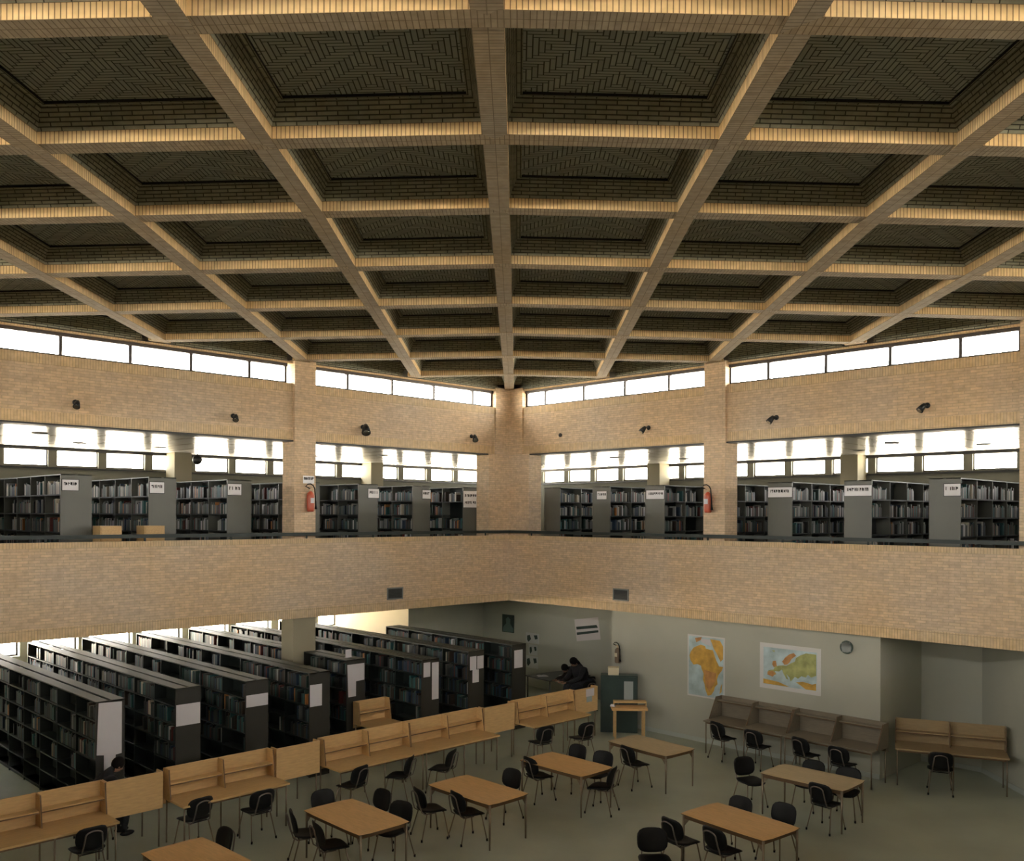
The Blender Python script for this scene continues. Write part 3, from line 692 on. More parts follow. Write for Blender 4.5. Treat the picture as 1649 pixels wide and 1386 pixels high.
def make_chair():
    """faces local +Y"""
    r = empty('library_chair')
    s = pad(.45, .44, .035, zf=lambda u, v: .018 * u * u + (.02 * max(0, -v) ** 2) - .025 * max(0, v) ** 3); s.v = [(x, y + .02, z + .445) for x, y, z in s.v]
    s.build('seat', M_BLK, r)
    k = pad(.44, .34, .03, zf=lambda u, v: .045 * u * u, p=3.2)
    th = R(78); k.v = [(x, -.225 + y * math.cos(th) * -1 + z * math.sin(th), .665 + y * math.sin(th) + z * math.cos(th)) for x, y, z in k.v]
    k.build('backrest', M_BLK, r)
    b = MB(); pts = [(-.15, .02, .42), (-.15, -.17, .42), (-.145, -.225, .46), (-.13, -.262, .58), (-.115, -.288, .70)]
    arc = [(-.115 * math.cos(a) ** 1 if False else -.115 * math.cos(a), -.292 - .012 * math.sin(a), .72 + .06 * math.sin(a)) for a in [math.pi * i / 8 for i in range(9)]]
    pts = pts + arc + [(-x, y, z) for x, y, z in reversed(pts)]
    b.tube(pts, .011, 8); b.build('back_frame', M_LOOP, r)
    for yy in (.16, -.14): b = MB(); b.tube([(-.17, yy, .42), (.17, yy, .42)], .01, 6); b.build('seat_rail', M_BLK, r)
    for sx_ in (-1, 1):
        for sy_, yt, yb in ((1, .16, .235), (-1, -.14, -.255)):
            b = MB(); b.tube([(sx_ * .165, yt, .425), (sx_ * .19, (yt + yb) / 2, .22), (sx_ * .215, yb, .012)], .0105, 8); g = b.build('leg', M_TUBE, r)
            b = MB(); b.tube([(sx_ * .213, yb, .04), (sx_ * .216, yb * 1.005, 0)], .016, 8); b.build('foot', M_BLK, g)
    return r
chair0 = make_chair(); _used = [0]
_kids = ALLCH(chair0); _sub = {c.name: ALLCH(c) for c in _kids}
def chair(x, y, deg, label, group, z=0):
    """deg: heading of the chair's front, 0 = +X"""
    if _used[0] == 0: r = chair0; _used[0] = 1
    else:
        r = chair0.copy(); COL.objects.link(r)
        for c in _kids:
            d = c.copy(); COL.objects.link(d); d.parent = r
            for g in _sub[c.name]: h = g.copy(); COL.objects.link(h); h.parent = d
    r.location = (x, y, z); r.rotation_euler = (0, 0, R(deg - 90)); tag(r, label, 'chair', group); return r
def make_table(w, d):
    r = empty('reading_table')
    b = pad(w, d, .028, p=18); b.v = [(x, y, .726 + z) for x, y, z in b.v]; b.sm = [False] * len(b.sm); b.m = [0] * len(b.m)
    n = len(b.f)
    for i in range(n - 24, n): b.m[i] = 1
    b.build('tabletop', [M_WOOD, M_EDGE], r)
    b = MB()
    for sg in (-1, 1): b.box(-w / 2 + .06, w / 2 - .06, sg * (d / 2 - .07), sg * (d / 2 - .05), .655, .712); b.box(sg * (w / 2 - .08), sg * (w / 2 - .06), -d / 2 + .07, d / 2 - .07, .655, .712)
    b.build('apron', M_EDGE, r)
    for sx_ in (-1, 1):
        for sy_ in (-1, 1):
            x, y = sx_ * (w / 2 - .055), sy_ * (d / 2 - .055); b = MB()
            b.tube([(x, y, .712), (x, y, .3), (x, y, .0)], [.02, .017, .014], 10)
            b.face([(x - sx_ * .012, y, .655), (x - sx_ * .11, y, .655), (x - sx_ * .012, y, .54)]); b.face([(x - sx_ * .012, y + .003, .54), (x - sx_ * .11, y + .003, .655), (x - sx_ * .012, y + .003, .655)])
            b.build('leg', M_TUBE, r)
    return r
tab0 = make_table(1.57, .92); tk = ALLCH(tab0); first = [True]
M_TAN = wood('tan_laminate', (.52, .41, .24))
def table(x, y, deg, label, dull=False):
    if first[0]: r = tab0; first[0] = False
    else:
        r = tab0.copy(); COL.objects.link(r)
        for c in tk:
            d = c.copy(); COL.objects.link(d); d.parent = r
    if dull:
        for c in ALLCH(r):
            if c.name.startswith('tabletop'): c.data = c.data.copy(); c.data.materials[0] = M_TAN
    r.location = (x, y, 0); r.rotation_euler = (0, 0, R(deg)); tag(r, label, 'table', 'honey-topped reading tables')
table(7.02, -10.11, -1, 'reading table in the left foreground whose whole honey top shows, nearest of the left file')
table(7.29, -7.85, 0, 'second reading table of the left file, two chairs before it and one behind')
table(7.25, -5.61, 0, 'reading table in the middle of the hall with a black chair at its right end')
table(7.49, -3.35, -4, 'duller tan reading table nearest the filing cabinet, with one chair in front', True)
table(10.80, -3.10, 1, 'reading table before the brown wall carrels, a turned chair at its left end', True)
table(11.16, -6.07, -6, 'reading table in the right foreground, deep orange top')
table(7.05, -12.62, 2, 'reading table cut off by the bottom edge at lower left')
G1 = 'chairs at the left carrels'; G2 = 'chairs around the reading tables'; G3 = 'chairs at the wall carrels'
for x, y, a, t in ((5.07, -13.26, 178, 'black chair at the far left carrel, cut off by the lower edge'), (4.85, -11.51, 184, 'black chair pushed in at the left seat of the second carrel pair'),
                   (5.17, -10.61, 178, 'black chair turned to the right seat of the second carrel pair'), (5.08, -8.62, 193, 'black chair at the leftmost seat of the four-seat carrel run'),
                   (5.17, -7.57, 212, 'black chair set sideways at the middle of the four-seat carrel run'), (5.35, -6.70, 205, 'black chair at the right end of the four-seat carrel run'),
                   (5.25, -4.00, 166, 'black chair under the left seat of the last carrel pair'), (5.60, -3.06, 170, 'black chair behind the middle table, at the right seat of the last carrel pair')):
    chair(x + .24 * math.cos(R(a)), y + .24 * math.sin(R(a)), a, t, G1)
for x, y, a, t in ((5.81, -9.94, 0, 'black chair at the left end of the nearest left table'), (6.39, -10.84, 66, 'black chair, left one on the near side of the nearest left table'),
                   (7.09, -10.86, 76, 'black chair, right one on the near side of the nearest left table'), (6.50, -9.18, -90, 'black chair, left one on the far side of the nearest left table'),
                   (7.20, -9.34, -76, 'black chair, right one on the far side of the nearest left table'),
                   (6.80, -8.74, 76, 'black chair, left one in front of the second left table'), (7.38, -8.42, 80, 'black chair tucked in at the right of the second left table'),
                   (7.09, -6.80, -88, 'black chair behind the right end of the second left table'), (6.72, -6.05, 80, 'black chair in front of the middle table'),
                   (8.24, -5.42, 200, 'black chair at the right end of the middle table'), (6.75, -4.66, -90, 'black chair, left one behind the middle table'),
                   (7.41, -4.69, -82, 'black chair, right one behind the middle table'), (7.43, -4.07, 76, 'black chair in front of the tan table by the cabinet'),
                   (9.44, -3.14, -24, 'black chair turned away at the left end of the table before the wall carrels'), (11.23, -3.70, 86, 'black chair on the near side of the table before the wall carrels'),
                   (10.49, -2.38, -90, 'black chair, left one behind the table before the wall carrels'), (11.14, -2.38, -78, 'black chair, right one behind the table before the wall carrels'),
                   (10.74, -5.28, -95, 'black chair, left one behind the right foreground table'), (11.39, -5.09, -95, 'black chair, right one behind the right foreground table'),
                   (10.55, -6.98, 80, 'black chair, left one before the right foreground table'), (11.20, -6.86, 82, 'black chair, right one tucked under the right foreground table'),
                   (10.62, -7.52, -42, 'black chair at the bottom edge, standing off the right foreground table'), (6.44, -11.90, -90, 'black chair behind the table cut off at lower left')):
    chair(x + .24 * math.cos(R(a)), y + .24 * math.sin(R(a)), a, t, G2)
for x, y, a, t in ((7.48, -1.00, 76, 'black chair at the first wall carrel from the left'), (8.43, -1.10, 88, 'black chair at the second wall carrel from the left'),
                   (9.42, -0.98, 78, 'black chair at the third wall carrel from the left'), (10.31, -1.13, 88, 'black chair at the fourth wall carrel from the left')):
    chair(x + .24 * math.cos(R(a)), y + .24 * math.sin(R(a)), a, t, G3)

def carrel(name, loc, deg, n, w, mt_, label, group, Ht=1.2, shz=.955, sp=(.27, .20)):
    """user side local +Y; back panel along X at y=0; n seats of width w"""
    r = empty(name, loc, R(deg)); tag(r, label, 'carrel', group); W_ = n * w
    b = MB(); b.box(-W_ / 2, W_ / 2, 0, .022, .62, Ht); b.build('back_panel', [mt_], r, .003)
    b = MB(); b.box(-W_ / 2, W_ / 2, .022, .74, .705, .735); b.build('desk_top', [mt_], r, .003)
    for i in range(n):
        b = MB(); x0 = -W_ / 2 + i * w; b.box(x0 + .02, x0 + w - .02, .022, .20, shz, shz + .017); b.box(x0 + .02, x0 + w - .02, .185, .20, shz - .02, shz, 1); b.build('shelf', [mt_, M_EDGE], r)
    for i in range(n + 1):
        x = -W_ / 2 + i * w; x0 = x - .01 if 0 < i < n else (x if i == 0 else x - .02)
        b = MB(); poly = [(.022, .735), (sp[0], .735), (sp[1], Ht), (.022, Ht)]
        b.face([(x0, y, z) for y, z in poly][::-1]); b.face([(x0 + .02, y, z) for y, z in poly])
        for j in range(4):
            a, c = poly[j], poly[(j + 1) % 4]; b.face([(x0, *a), (x0, *c), (x0 + .02, *c), (x0 + .02, *a)], mi=1 if j == 1 else 0)
        b.build('side_panel', [mt_, M_EDGE], r)
    for x in ([-W_ / 2 + .04, W_ / 2 - .04] if n == 1 else [-W_ / 2 + .04, -.04, W_ / 2 - .04]):
        for y in (.05, .69):
            b = MB(); b.tube([(x, y, .705), (x, y, 0)], .014, 8); b.build('leg', M_TUBE, r)
    b = MB(); b.box(-W_ / 2 + .04, W_ / 2 - .04, .66, .68, .66, .705); b.build('apron', M_EDGE, r)
    return r
GC = 'honey wooden carrels along the left bookcases'
for yc, w_, t in ((-13.72, .93, 'two-seat honey carrel in the lower left corner'), (-10.87, .94, 'two-seat honey carrel, second pair from the left'), (-7.93, .985, 'left half of the four-seat honey carrel run'),
                 (-5.955, .985, 'right half of the four-seat honey carrel run'), (-3.0, .94, 'farthest two-seat honey carrel, beside the carrel with a paper')):
    carrel('study_carrel', (4.10, yc, 0), -90, 2, w_, M_WOOD2, t, GC)
for yc, w_, t in ((-12.34, .88, 'carrel turned away showing its plain honey back, in front of the hidden reader'), (-9.43, .88, 'carrel turned away, plain honey back, second from the left'),
              (-4.46, .90, 'carrel turned away, plain honey back, third from the left'), (-1.60, .82, 'carrel turned away with a paper stuck on its back, nearest the cabinet')):
    carrel('study_carrel', (4.30, yc, 0), 90, 1, w_, M_WOOD2, t, GC)
carrel('study_carrel', (1.83, -6.12, 0), -90, 1, .86, M_WOOD2, 'single honey carrel standing against the short bookcase end', None)
b = MB(); b.box(4.301, 4.305, -1.62, -1.32, .99, 1.17); b.box(4.301, 4.304, -1.60, -1.40, .86, .99, 1); o = b.build('carrel_notice', [M_PAPER, mat('blue_grey_paper', (.3, .36, .36), .8)]); tag(o, 'white paper stuck on the last turned-away carrel', 'notice')
for xc, t in ((7.93, 'dark brown wall carrel, left pair below the Africa map'), (9.86, 'dark brown wall carrel, right pair below the Europe map')):
    carrel('study_carrel', (xc, .03, 0), 180, 2, .96, M_WOOD3, t, 'brown carrels at the right wall', 1.2, 1.10, (.52, .24))
carrel('study_carrel', (11.62, 1.02, 0), 203, 2, 1.0, wood('tan_carrel_laminate', (.36, .27, .15)), 'lighter two-seat carrel set at an angle in the right recess', 'brown carrels at the right wall')
chair(11.78, .12, 113, 'black chair pushed under the angled carrel in the recess', G3)

# small side table with raised ledge
r = empty('side_table', (5.0, -.86, 0), R(44)); tag(r, 'small narrow wooden table with a raised ledge, before the dark cabinet', 'table')
b = MB(); b.box(-.42, .42, -.2, .24, .70, .755); b.build('tabletop', M_WOOD, r, .01)
b = MB(); b.box(-.36, .42, .06, .26, .83, .87); b.box(-.36, -.34, .06, .26, .755, .83); b.box(.40, .42, .06, .26, .755, .83); b.build('ledge', M_WOOD2, r)
for x in (-.34, .34):
    for y in (-.15, .18):
        b = MB(); b.box(x - .022, x + .022, y - .022, y + .022, 0, .70); b.build('leg', M_WOOD2, r)
b = MB(); b.box(-.06, .06, -.05, .05, 0, .03); b.box(-.05, .04, -.04, .05, .03, .045); o = b.build('paper_pad', M_PAPER); o.location = (4.70, -1.10, .756); o.rotation_euler = (0, 0, .5); tag(o, 'small white paper pad on the left end of the narrow table', 'paper')
# filing cabinet
M_CAB = vary(mat('bottle_green_steel', (.02, .05, .04), .35), (.02, .04, .034), .2, 2)
r = empty('filing_cabinet', (4.36, -.44, 0), R(38)); tag(r, 'dark bottle green steel cabinet with a paper on its door', 'cabinet')
b = MB(); b.box(-.45, .45, -.16, .2, 0, 1.39); b.build('body', M_CAB, r, .006)
b = MB(); b.box(-.42, -.005, -.178, -.161, .05, 1.36); b.build('door', M_CAB, r, .003)
b = MB(); b.box(.005, .42, -.178, -.161, .05, 1.36); d_ = b.build('door', M_CAB, r, .003)
b = MB(); b.box(-.03, -.018, -.2, -.178, .65, .78); b.build('handle', M_GREY, d_)
b = MB(); b.box(.12, .34, -.184, -.179, .78, 1.26); o = b.build('cabinet_notice', mat('grey_notice_paper', (.32, .36, .35), .8)); o.matrix_world = Matrix.Translation((4.36, -.44, 0)) @ Matrix.Rotation(R(38), 4, 'Z'); tag(o, 'grey sheet of paper on the green cabinet door', 'notice')
M_CREAM = mat('cream_card', (.62, .55, .38), .7)
r = empty('cardboard_box', (4.32, -.44, 1.391), R(38)); tag(r, 'small cream cardboard box on top of the green cabinet', 'box')
b = MB(); b.box(-.24, .02, -.12, .10, 0, .17); b.build('body', M_CREAM, r)
b = MB(); b.box(-.245, .025, -.125, .105, .17, .182); b.build('lid', M_CREAM, r)

# fire extinguishers
def extinguisher(loc, deg, label, red=True, sc=1.0):
    r = empty('fire_extinguisher', loc, R(deg)); tag(r, label, 'fire extinguisher'); r.scale = (sc, sc, sc)   # local -Y faces the room
    c = (0, -.105)
    b = MB(); b.lathe([(0, .02), (.07, .02), (.085, .05), (.088, .1), (.088, .40), (.075, .45), (.035, .49), (.03, .50), (0, .50)], 18, c); b.build('cylinder', M_RED if red else mat('dull_tan_enamel', (.16, .11, .07), .4), r)
    b = MB(); b.lathe([(0, .49), (.03, .49), (.03, .56), (.02, .575), (0, .575)], 12, c); b.box(-.02, .02, c[1] - .10, c[1], .56, .575); b.build('valve', M_BRASS, r)
    b = MB(); pts = [(0, c[1], .55)] + [(-.04 + .16 * math.sin(a) * .9, c[1] - .03, .50 + .17 * math.cos(a)) for a in [R(q) for q in (-50, -20, 10, 40, 70, 100)]] + [(.115, c[1] - .03, .35), (.12, c[1] - .03, .25)]
    b.tube(pts, .014, 8); b.build('hose', M_BLK, r)
    b = MB(); b.tube([(.12, c[1] - .03, .28), (.125, c[1] - .03, .16), (.13, c[1] - .03, .08)], [.016, .02, .034], 10); b.build('nozzle', M_BLK, r)
    b = MB(); b.box(-.05, .05, c[1] - .0905, c[1] - .086, .22, .34); b.build('label_plate', M_PAPER if red else M_CREAM, r)
    b = MB(); b.box(-.03, .03, -.02, 0, .2, .46); b.build('wall_bracket', M_DARK, r)
    return r
extinguisher((-.07, -6.52, 5.34), 90, 'red fire extinguisher hanging on the left brick pier')
extinguisher((6.62, .07, 5.36), 0, 'red fire extinguisher hanging on the right brick pier')
extinguisher((3.92, .12, 1.56), 0, 'dull tan fire extinguisher on the wall above the green cabinet', False, .8)
b = MB(); b.box(-.068, -.062, -6.66, -6.36, 6.02, 6.2); marks(b, 0, -.062, -6.66, -6.36, 6.0, 6.22); o = b.build('pier_sign', [M_WHITE, M_INK]); tag(o, 'small white sign above the extinguisher on the left pier', 'sign')

# wooden cabinets behind the left parapet
for y, t in ((-10.83, 'left one of two small tan cabinets behind the left gallery railing'), (-9.92, 'right one of two small tan cabinets behind the left gallery railing')):
    r = empty('card_cabinet', (-.85, y, ZG)); tag(r, t, 'cabinet', 'tan cabinets on the left gallery')
    b = MB(); b.box(-.2, .2, -.22, .22, .1, 1.19); b.build('body', M_WOOD2, r, .005)
    for i in range(3): b = MB(); b.box(.201, .215, -.2, .2, .16 + i * .34, .46 + i * .34); b.build('drawer', M_WOOD2, r, .003)
    b = MB(); b.box(-.18, .18, -.2, .2, 0, .1); b.build('plinth', M_DARK, r)

# ------------------------------------------------------------------ maps, posters, clock
M_SEA = vary(mat('map_sea', (.28, .42, .42), .6), (.42, .54, .56), .30, 3)
M_LAND = vary(mat('map_ochre', (.52, .30, .05), .6), (.56, .33, .06), .3, 5)
M_LANDG = vary(mat('map_green', (.32, .34, .12), .6), (.36, .38, .14), .35, 5)
M_LANDO = vary(mat('map_rust', (.45, .22, .08), .6), (.48, .24, .08), .3, 6)
def plate(b, pts, x0, x1, z0, z1, y, mi, th=.001):
    q = [(x0 + u * (x1 - x0), y, z1 - v * (z1 - z0)) for u, v in pts]
    n = len(q); ar = sum(q[i][0] * q[(i + 1) % n][2] - q[(i + 1) % n][0] * q[i][2] for i in range(n))
    if ar < 0: q = q[::-1]
    b.face(q, mi=mi)
def wallmap(name, x0, x1, z0, z1, mg, lands, label):
    r = empty(name, ((x0 + x1) / 2, .12, z0)); tag(r, label, 'map'); cx0, cz0 = (x0 + x1) / 2, z0
    X0, X1, Z0, Z1 = x0 - cx0, x1 - cx0, 0, z1 - z0
    b = MB(); b.box(X0, X1, -.008, -.001, Z0, Z1); b.build('sheet', mat('map_paper', (.62, .62, .60), .7), r)
    b = MB(); b.box(X0 + mg, X1 - mg, -.009, -.008, Z0 + mg, Z1 - mg); b.build('sea', M_SEA, r)
    b = MB()
    for mi, pts in lands: plate(b, pts, X0 + mg, X1 - mg, Z0 + mg, Z1 - mg, -.0095 - .0002 * mi, mi)
    b.build('land', [M_LAND, M_LANDG, M_LANDO, M_SEA, M_PAPER], r)
AF = [(.22, .17), (.35, .13), (.48, .15), (.50, .19), (.62, .20), (.70, .20), (.74, .27), (.80, .37), (.88, .46), (.99, .46), (.96, .52), (.86, .61), (.82, .68), (.84, .76), (.76, .82), (.74, .88), (.66, .96), (.56, .98), (.50, .90), (.47, .80), (.42, .72), (.44, .62), (.38, .54), (.36, .49), (.26, .47), (.14, .49), (.05, .42), (.02, .34), (.06, .27), (.14, .20)]
wallmap('africa_map', 5.98, 7.0, 1.05, 2.50, .035, [(0, AF), (2, [(.44, .55), (.80, .58), (.78, .72), (.60, .92), (.50, .80)]), (0, [(.93, .78), (.97, .74), (.95, .88), (.89, .92)]),
        (2, [(.18, .03), (.38, .0), (.36, .05), (.28, .08), (.22, .10)]), (4, [(.36, .03), (.62, .03), (.66, .14), (.5, .12), (.36, .08)]), (0, [(.62, .02), (.9, .03), (.99, .12), (.99, .33), (.92, .38), (.80, .24), (.72, .17), (.68, .10)]),
        (3, [(.80, .30), (.86, .33), (.92, .44), (.88, .44)])], 'tall wall map of Africa in ochre on pale blue')
EU = [(.36, .55), (.30, .62), (.22, .62), (.25, .70), (.20, .74), (.12, .76), (.08, .70), (.10, .62), (.20, .58), (.22, .50), (.30, .46), (.38, .44), (.44, .44), (.50, .38), (.60, .30), (.62, .20), (.70, .12), (.80, .05), (.99, .05), (.99, .60), (.90, .66), (.84, .60), (.80, .68), (.72, .66), (.66, .74), (.60, .70), (.56, .78), (.52, .84), (.50, .74), (.44, .66), (.48, .80), (.44, .78), (.38, .64)]
wallmap('europe_map', 7.90, 9.34, 1.50, 2.50, .09, [(1, EU), (2, [(.40, .42), (.36, .34), (.42, .22), (.50, .12), (.58, .08), (.62, .14), (.54, .24), (.50, .34), (.46, .40)]), (2, [(.17, .45), (.18, .36), (.24, .34), (.26, .48), (.20, .52)]),
        (2, [(.08, .66), (.18, .62), (.24, .68), (.18, .78), (.08, .74)]), (0, [(.0, .86), (.30, .90), (.50, .99), (.0, .99)]), (0, [(.62, .84), (.75, .80), (.92, .84), (.99, .80), (.99, .99), (.80, .99), (.70, .90)]), (0, [(.40, .56), (.52, .52), (.70, .56), (.62, .68), (.50, .66)]),
        (1, [(.16, .08), (.22, .06), (.21, .12)])], 'wide wall map of Europe with a white border')
b = MB(); b.lathe([(0, 0), (.13, 0), (.14, -.02), (.135, -.045), (.11, -.05), (.105, -.035), (0, -.035)], 24); b.v = [(x, z, y) for x, y, z in b.v]; b.m = [1 if max(abs(v_) for v_ in (b.v[f[0]][0], b.v[f[0]][2])) < .106 and b.v[f[0]][1] < -.03 else 0 for f in b.f]
o = b.build('wall_speaker', [mat('dark_teal_plastic', (.06, .09, .08), .5), M_GREY]); o.location = (9.91, .12, 2.60); tag(o, 'small round dark-rimmed wall speaker right of the Europe map', 'speaker')
def poster(name, x0, x1, z0, z1, tilt, blobs, mats_, label):
    r = empty(name, ((x0 + x1) / 2, 2.2, (z0 + z1) / 2)); r.rotation_euler = (0, R(tilt), 0); tag(r, label, 'poster')
    w_, h_ = (x1 - x0) / 2, (z1 - z0) / 2
    b = MB(); b.box(-w_, w_, -.006, -.001, -h_, h_); b.build('sheet', mats_[0], r)
    for mi, pts in blobs: b = MB(); plate(b, pts, -w_, w_, -h_, h_, -.007, mi); b.build('print', mats_[1:], r)
M_PGREY = mat('grey_print', (.48, .50, .48), .8); M_PDK = mat('dark_print', (.03, .05, .04), .8); M_PTL = mat('teal_print', (.10, .16, .14), .8)
poster('portrait_poster', -2.51, -1.98, 1.58, 2.14, 0, [(0, [(.3, .25), (.5, .12), (.7, .25), (.68, .5), (.95, .75), (.95, .97), (.05, .97), (.1, .7), (.35, .5)])], [M_PDK, M_PTL], 'small dark portrait poster high on the back wall')
poster('banner_poster', .60, 1.52, 1.66, 2.30, -9, [(0, [(.04, .34), (.9, .34), (.95, .47), (.05, .47)]), (0, [(.04, .60), (.95, .58), (.95, .68), (.04, .72)])], [mat('pinkish_paper', (.62, .58, .57), .8), M_PDK], 'tilted pale poster with two dark bands, above the readers')
for z0, z1, x0, x1, t in ((1.34, 1.66, -1.45, -.88, 'top'), (.98, 1.30, -1.32, -.95, 'middle'), (.58, .95, -1.45, -.92, 'bottom')):
    poster('small_poster', x0, x1, z0, z1, 0, [(0, [(.1, .3), (.3, .2), (.4, .6), (.2, .9), (.1, .7)]), (0, [(.6, .2), (.85, .15), (.9, .5), (.7, .6)])], [M_PGREY, M_PDK], 'small grey poster with dark spots, %s one of three stacked on the back wall' % t)

# ------------------------------------------------------------------ people
def skin_body(name, joints, edges, root, mt_, parent, lv=1):
    me = bpy.data.meshes.new(name); me.from_pydata([j[0] for j in joints], edges, []); me.materials.append(mt_)
    o = bpy.data.objects.new(name, me); COL.objects.link(o); o.parent = parent
    s = o.modifiers.new('skin', 'SKIN'); s.use_smooth_shade = True
    for i, (p, r) in enumerate(joints):
        v = me.skin_vertices[0].data[i]; v.radius = (r, r) if isinstance(r, float) else r; v.use_root = (i == root)
    ss = o.modifiers.new('sub', 'SUBSURF'); ss.levels = lv; ss.render_levels = lv
    return o
def person(name, loc, deg, label, lean=.5, headdrop=.15, arms='table', top=None, female=True, seat=.46, reach=.45):
    """seated figure, faces local +Y, hips over the origin"""
    top = top or M_CLOTH
    r = empty(name, loc, R(deg)); tag(r, label, 'person')
    hz = seat + .10; hip = (0, 0, hz); L = lean
    chest = (0, .20 * L + .02, hz + .27); sh = (0, .42 * L, hz + .46); neck = (0, .50 * L + .02, hz + .55); head = (0, .62 * L + .05, hz + .66 - headdrop * .3)
    J = [(hip, .15), (chest, .15), (sh, .10), (neck, .052), (head, .075)]; E = [(0, 1), (1, 2), (2, 3), (3, 4)]
    for sg in (-1, 1):
        n = len(J)
        J += [((sg * .10, .02, hz), .11), ((sg * .12, .42, hz - .02), .075), ((sg * .12, .44, .30), .055), ((sg * .12, .40, .08), .04), ((sg * .12, .52, .04), .035)]
        E += [(0, n), (n, n + 1), (n + 1, n + 2), (n + 2, n + 3), (n + 3, n + 4)]
        n = len(J); ez = max(hz + .20, .80)
        J += [((sg * .17, sh[1], sh[2] - .03), .062), ((sg * .22, sh[1] + .12, ez), .046), ((sg * .10, sh[1] + reach * .75, .80), .032), ((sg * .07, sh[1] + reach * .75 + .07, .79), .034)]
        E += [(2, n), (n, n + 1), (n + 1, n + 2), (n + 2, n + 3)]
    body = skin_body('body', J, E, 0, top, r)
    # face and hair
    hd = Vector(head) + Vector((0, .02, .02)); til = R(-20 - 60 * headdrop)
    rot = Matrix.Translation(hd) @ Matrix.Rotation(til, 4, 'X')
    f = MB(); f.ball((0, 0, .0), .092, (.84, 1.0, 1.22), 16, 12); f.ball((0, .092, -.01), .016, (.8, 1.1, 1.5), 8, 6); f.ball((0, .078, -.055), .02, (1.3, .5, .45), 8, 6)
    for sg in (-1, 1): f.ball((sg * .03, .082, .012), .011, (1, .6, .8), 8, 6, 1); f.ball((sg * .079, 0, -.005), .022, (.4, .8, 1.3), 8, 6)
    f.v = [tuple(rot @ Vector(v)) for v in f.v]; f.build('face', [M_SKIN, M_HAIR], r)
    h = MB(); h.ball((0, -.018, .03), .104, (.92, 1.0, 1.12), 16, 12)
    if female: h.ball((0, -.07, -.07), .085, (1.0, .6, 1.7), 14, 10)
    h.v = [tuple(rot @ Vector(v)) for v in h.v]; h.build('hair', M_HAIR, r)
    # clothes: a slightly larger shell round the torso and arms, trousers round the legs
    JT = [(hip, .19), (chest, .195), (sh, .14)]; ET = [(0, 1), (1, 2)]
    for sg in (-1, 1):
        n = len(JT); JT += [((sg * .17, sh[1], sh[2] - .03), .088), ((sg * .22, sh[1] + .12, ez), .068), ((sg * .105, sh[1] + reach * .75, .80), .046)]; ET += [(2, n), (n, n + 1), (n + 1, n + 2)]
    skin_body('jacket', JT, ET, 0, top, r)
    JL = [(hip, .16)]; EL = []
    for sg in (-1, 1):
        n = len(JL); JL += [((sg * .10, .02, hz), .122), ((sg * .12, .42, hz - .02), .087), ((sg * .12, .44, .30), .067), ((sg * .12, .40, .10), .055)]; EL += [(0, n), (n, n + 1), (n + 1, n + 2), (n + 2, n + 3)]
    skin_body('trousers', JL, EL, 0, M_JEAN, r)
    for sg in (-1, 1):
        s_ = MB(); s_.ball((sg * .12, .46, .045), .055, (.8, 2.2, .8), 12, 8); s_.build('shoe', M_BLK, r)
        hb = Vector((sg * .07, sh[1] + reach * .75 + .08, .785))
        JJ = [((hb.x, hb.y - .03, hb.z), .022), ((hb.x, hb.y + .03, hb.z), .02)]; EE = [(0, 1)]
        for q, (dx, ln) in enumerate(((-.027, .062), (-.009, .072), (.009, .068), (.026, .052))):
            n = len(JJ); JJ += [((hb.x + dx, hb.y + .045, hb.z), .009), ((hb.x + dx * 1.15, hb.y + .045 + ln * .55, hb.z - .002), .008), ((hb.x + dx * 1.2, hb.y + .045 + ln, hb.z - .014), .007)]; EE += [(1, n), (n, n + 1), (n + 1, n + 2)]
        n = len(JJ); JJ += [((hb.x - sg * .035, hb.y + .0, hb.z - .004), .010), ((hb.x - sg * .055, hb.y + .035, hb.z - .008), .009)]; EE += [(0, n), (n, n + 1)]
        skin_body('hand', JJ, EE, 0, M_SKIN, r)
    return r
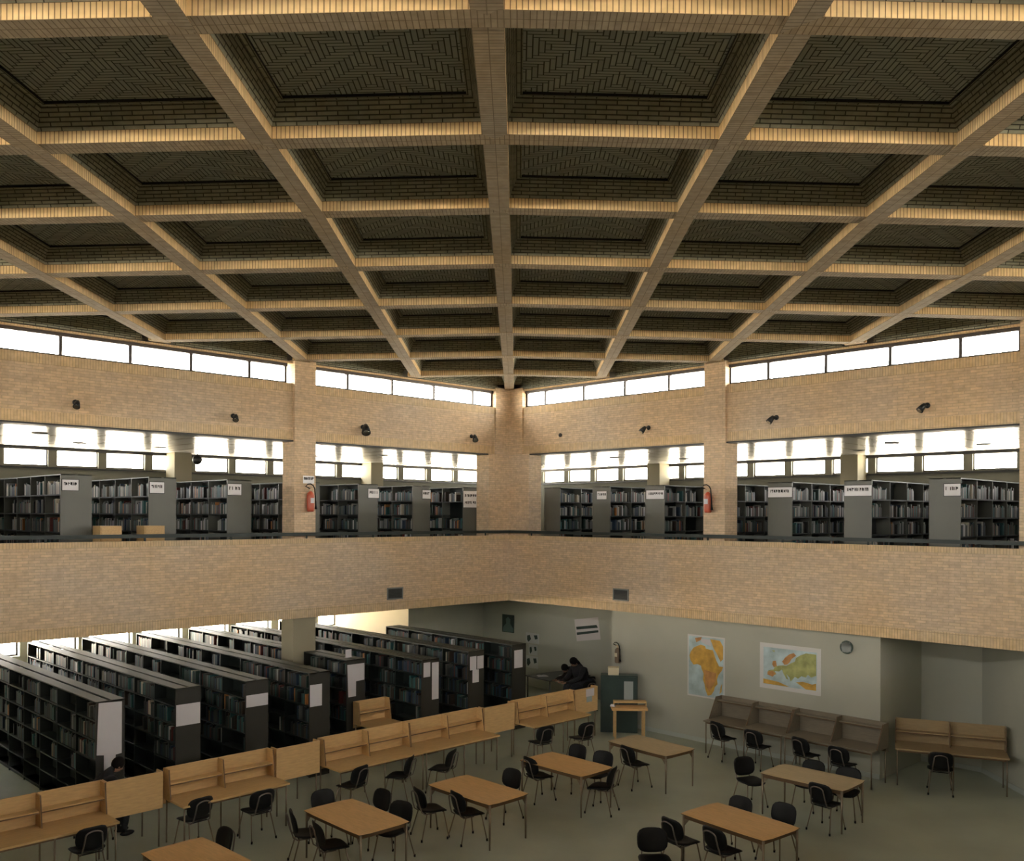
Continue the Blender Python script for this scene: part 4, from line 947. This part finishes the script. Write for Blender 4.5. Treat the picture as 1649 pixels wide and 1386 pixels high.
person('person', (2.12, .80, 0), 168, 'person in black with long dark hair sitting upright, bending over papers by the poster wall', .35, .35, top=M_CLOTH, seat=.60, reach=.5).scale = (1.25, 1.1, 1.03)
person('person', (1.68, 1.30, 0), 172, 'person in dark brown bent low over the table, left of the one in black', .95, .5, top=M_CLOTH2, female=False, seat=.44, reach=.62)
person('person', (3.28, -12.56, 0), 0, 'person with black hair hidden behind the turned-away carrel, only the head showing above it', .45, .3, top=M_CLOTH, female=False, reach=.42)
chair(2.19, .80, 168, 'black chair under the person in black by the poster wall', 'chairs of the readers')
chair(1.75, 1.30, 172, 'black chair under the bent person by the poster wall', 'chairs of the readers')
chair(3.20, -12.56, 0, 'black chair under the person behind the turned-away carrel', 'chairs of the readers')
r = empty('study_desk', (.86, 1.15, 0), R(-8)); tag(r, 'dark table at the poster wall where two people read', 'table')
b = MB(); b.box(-.55, .55, -.75, .75, .71, .74); b.build('tabletop', mat('dark_table', (.03, .03, .028), .4), r, .004)
for x in (-.5, .5):
    for y in (-.7, .7): b = MB(); b.tube([(x, y, .71), (x, y, 0)], .018); b.build('leg', M_DARK, r)
def openbook(loc, rz, label, mt_=None):
    b = MB(); n = 6
    for sg in (-1, 1):
        for i in range(n):
            a0, a1 = i / n, (i + 1) / n; z = lambda t: .004 + .022 * math.sin(math.pi * min(1, t * .9 + .08)) * (1 - t * .55)
            q = [(sg * a0 * .15, -.11, z(a0)), (sg * a1 * .15, -.11, z(a1)), (sg * a1 * .15, .11, z(a1)), (sg * a0 * .15, .11, z(a0))]
            b.face(q if sg > 0 else q[::-1]); b.face([(x, y, 0) for x, y, zz in (q[::-1] if sg > 0 else q)], mi=1)
            b.face([(q[0][0], -.11, 0), (q[1][0], -.11, 0), q[1], q[0]])
    o = b.build('open_book', [mt_ or M_PAPER, M_DARK]); o.location = loc; o.rotation_euler = (0, 0, rz); tag(o, label, 'book'); return o
openbook((1.08, 1.2, .741), R(80), 'open book before the bent person on the dark table')
openbook((.66, .72, .741), R(60), 'open book at the left end of the dark table')
openbook((3.86, -12.45, .736), R(90), 'open book on the desk of the hidden reader')
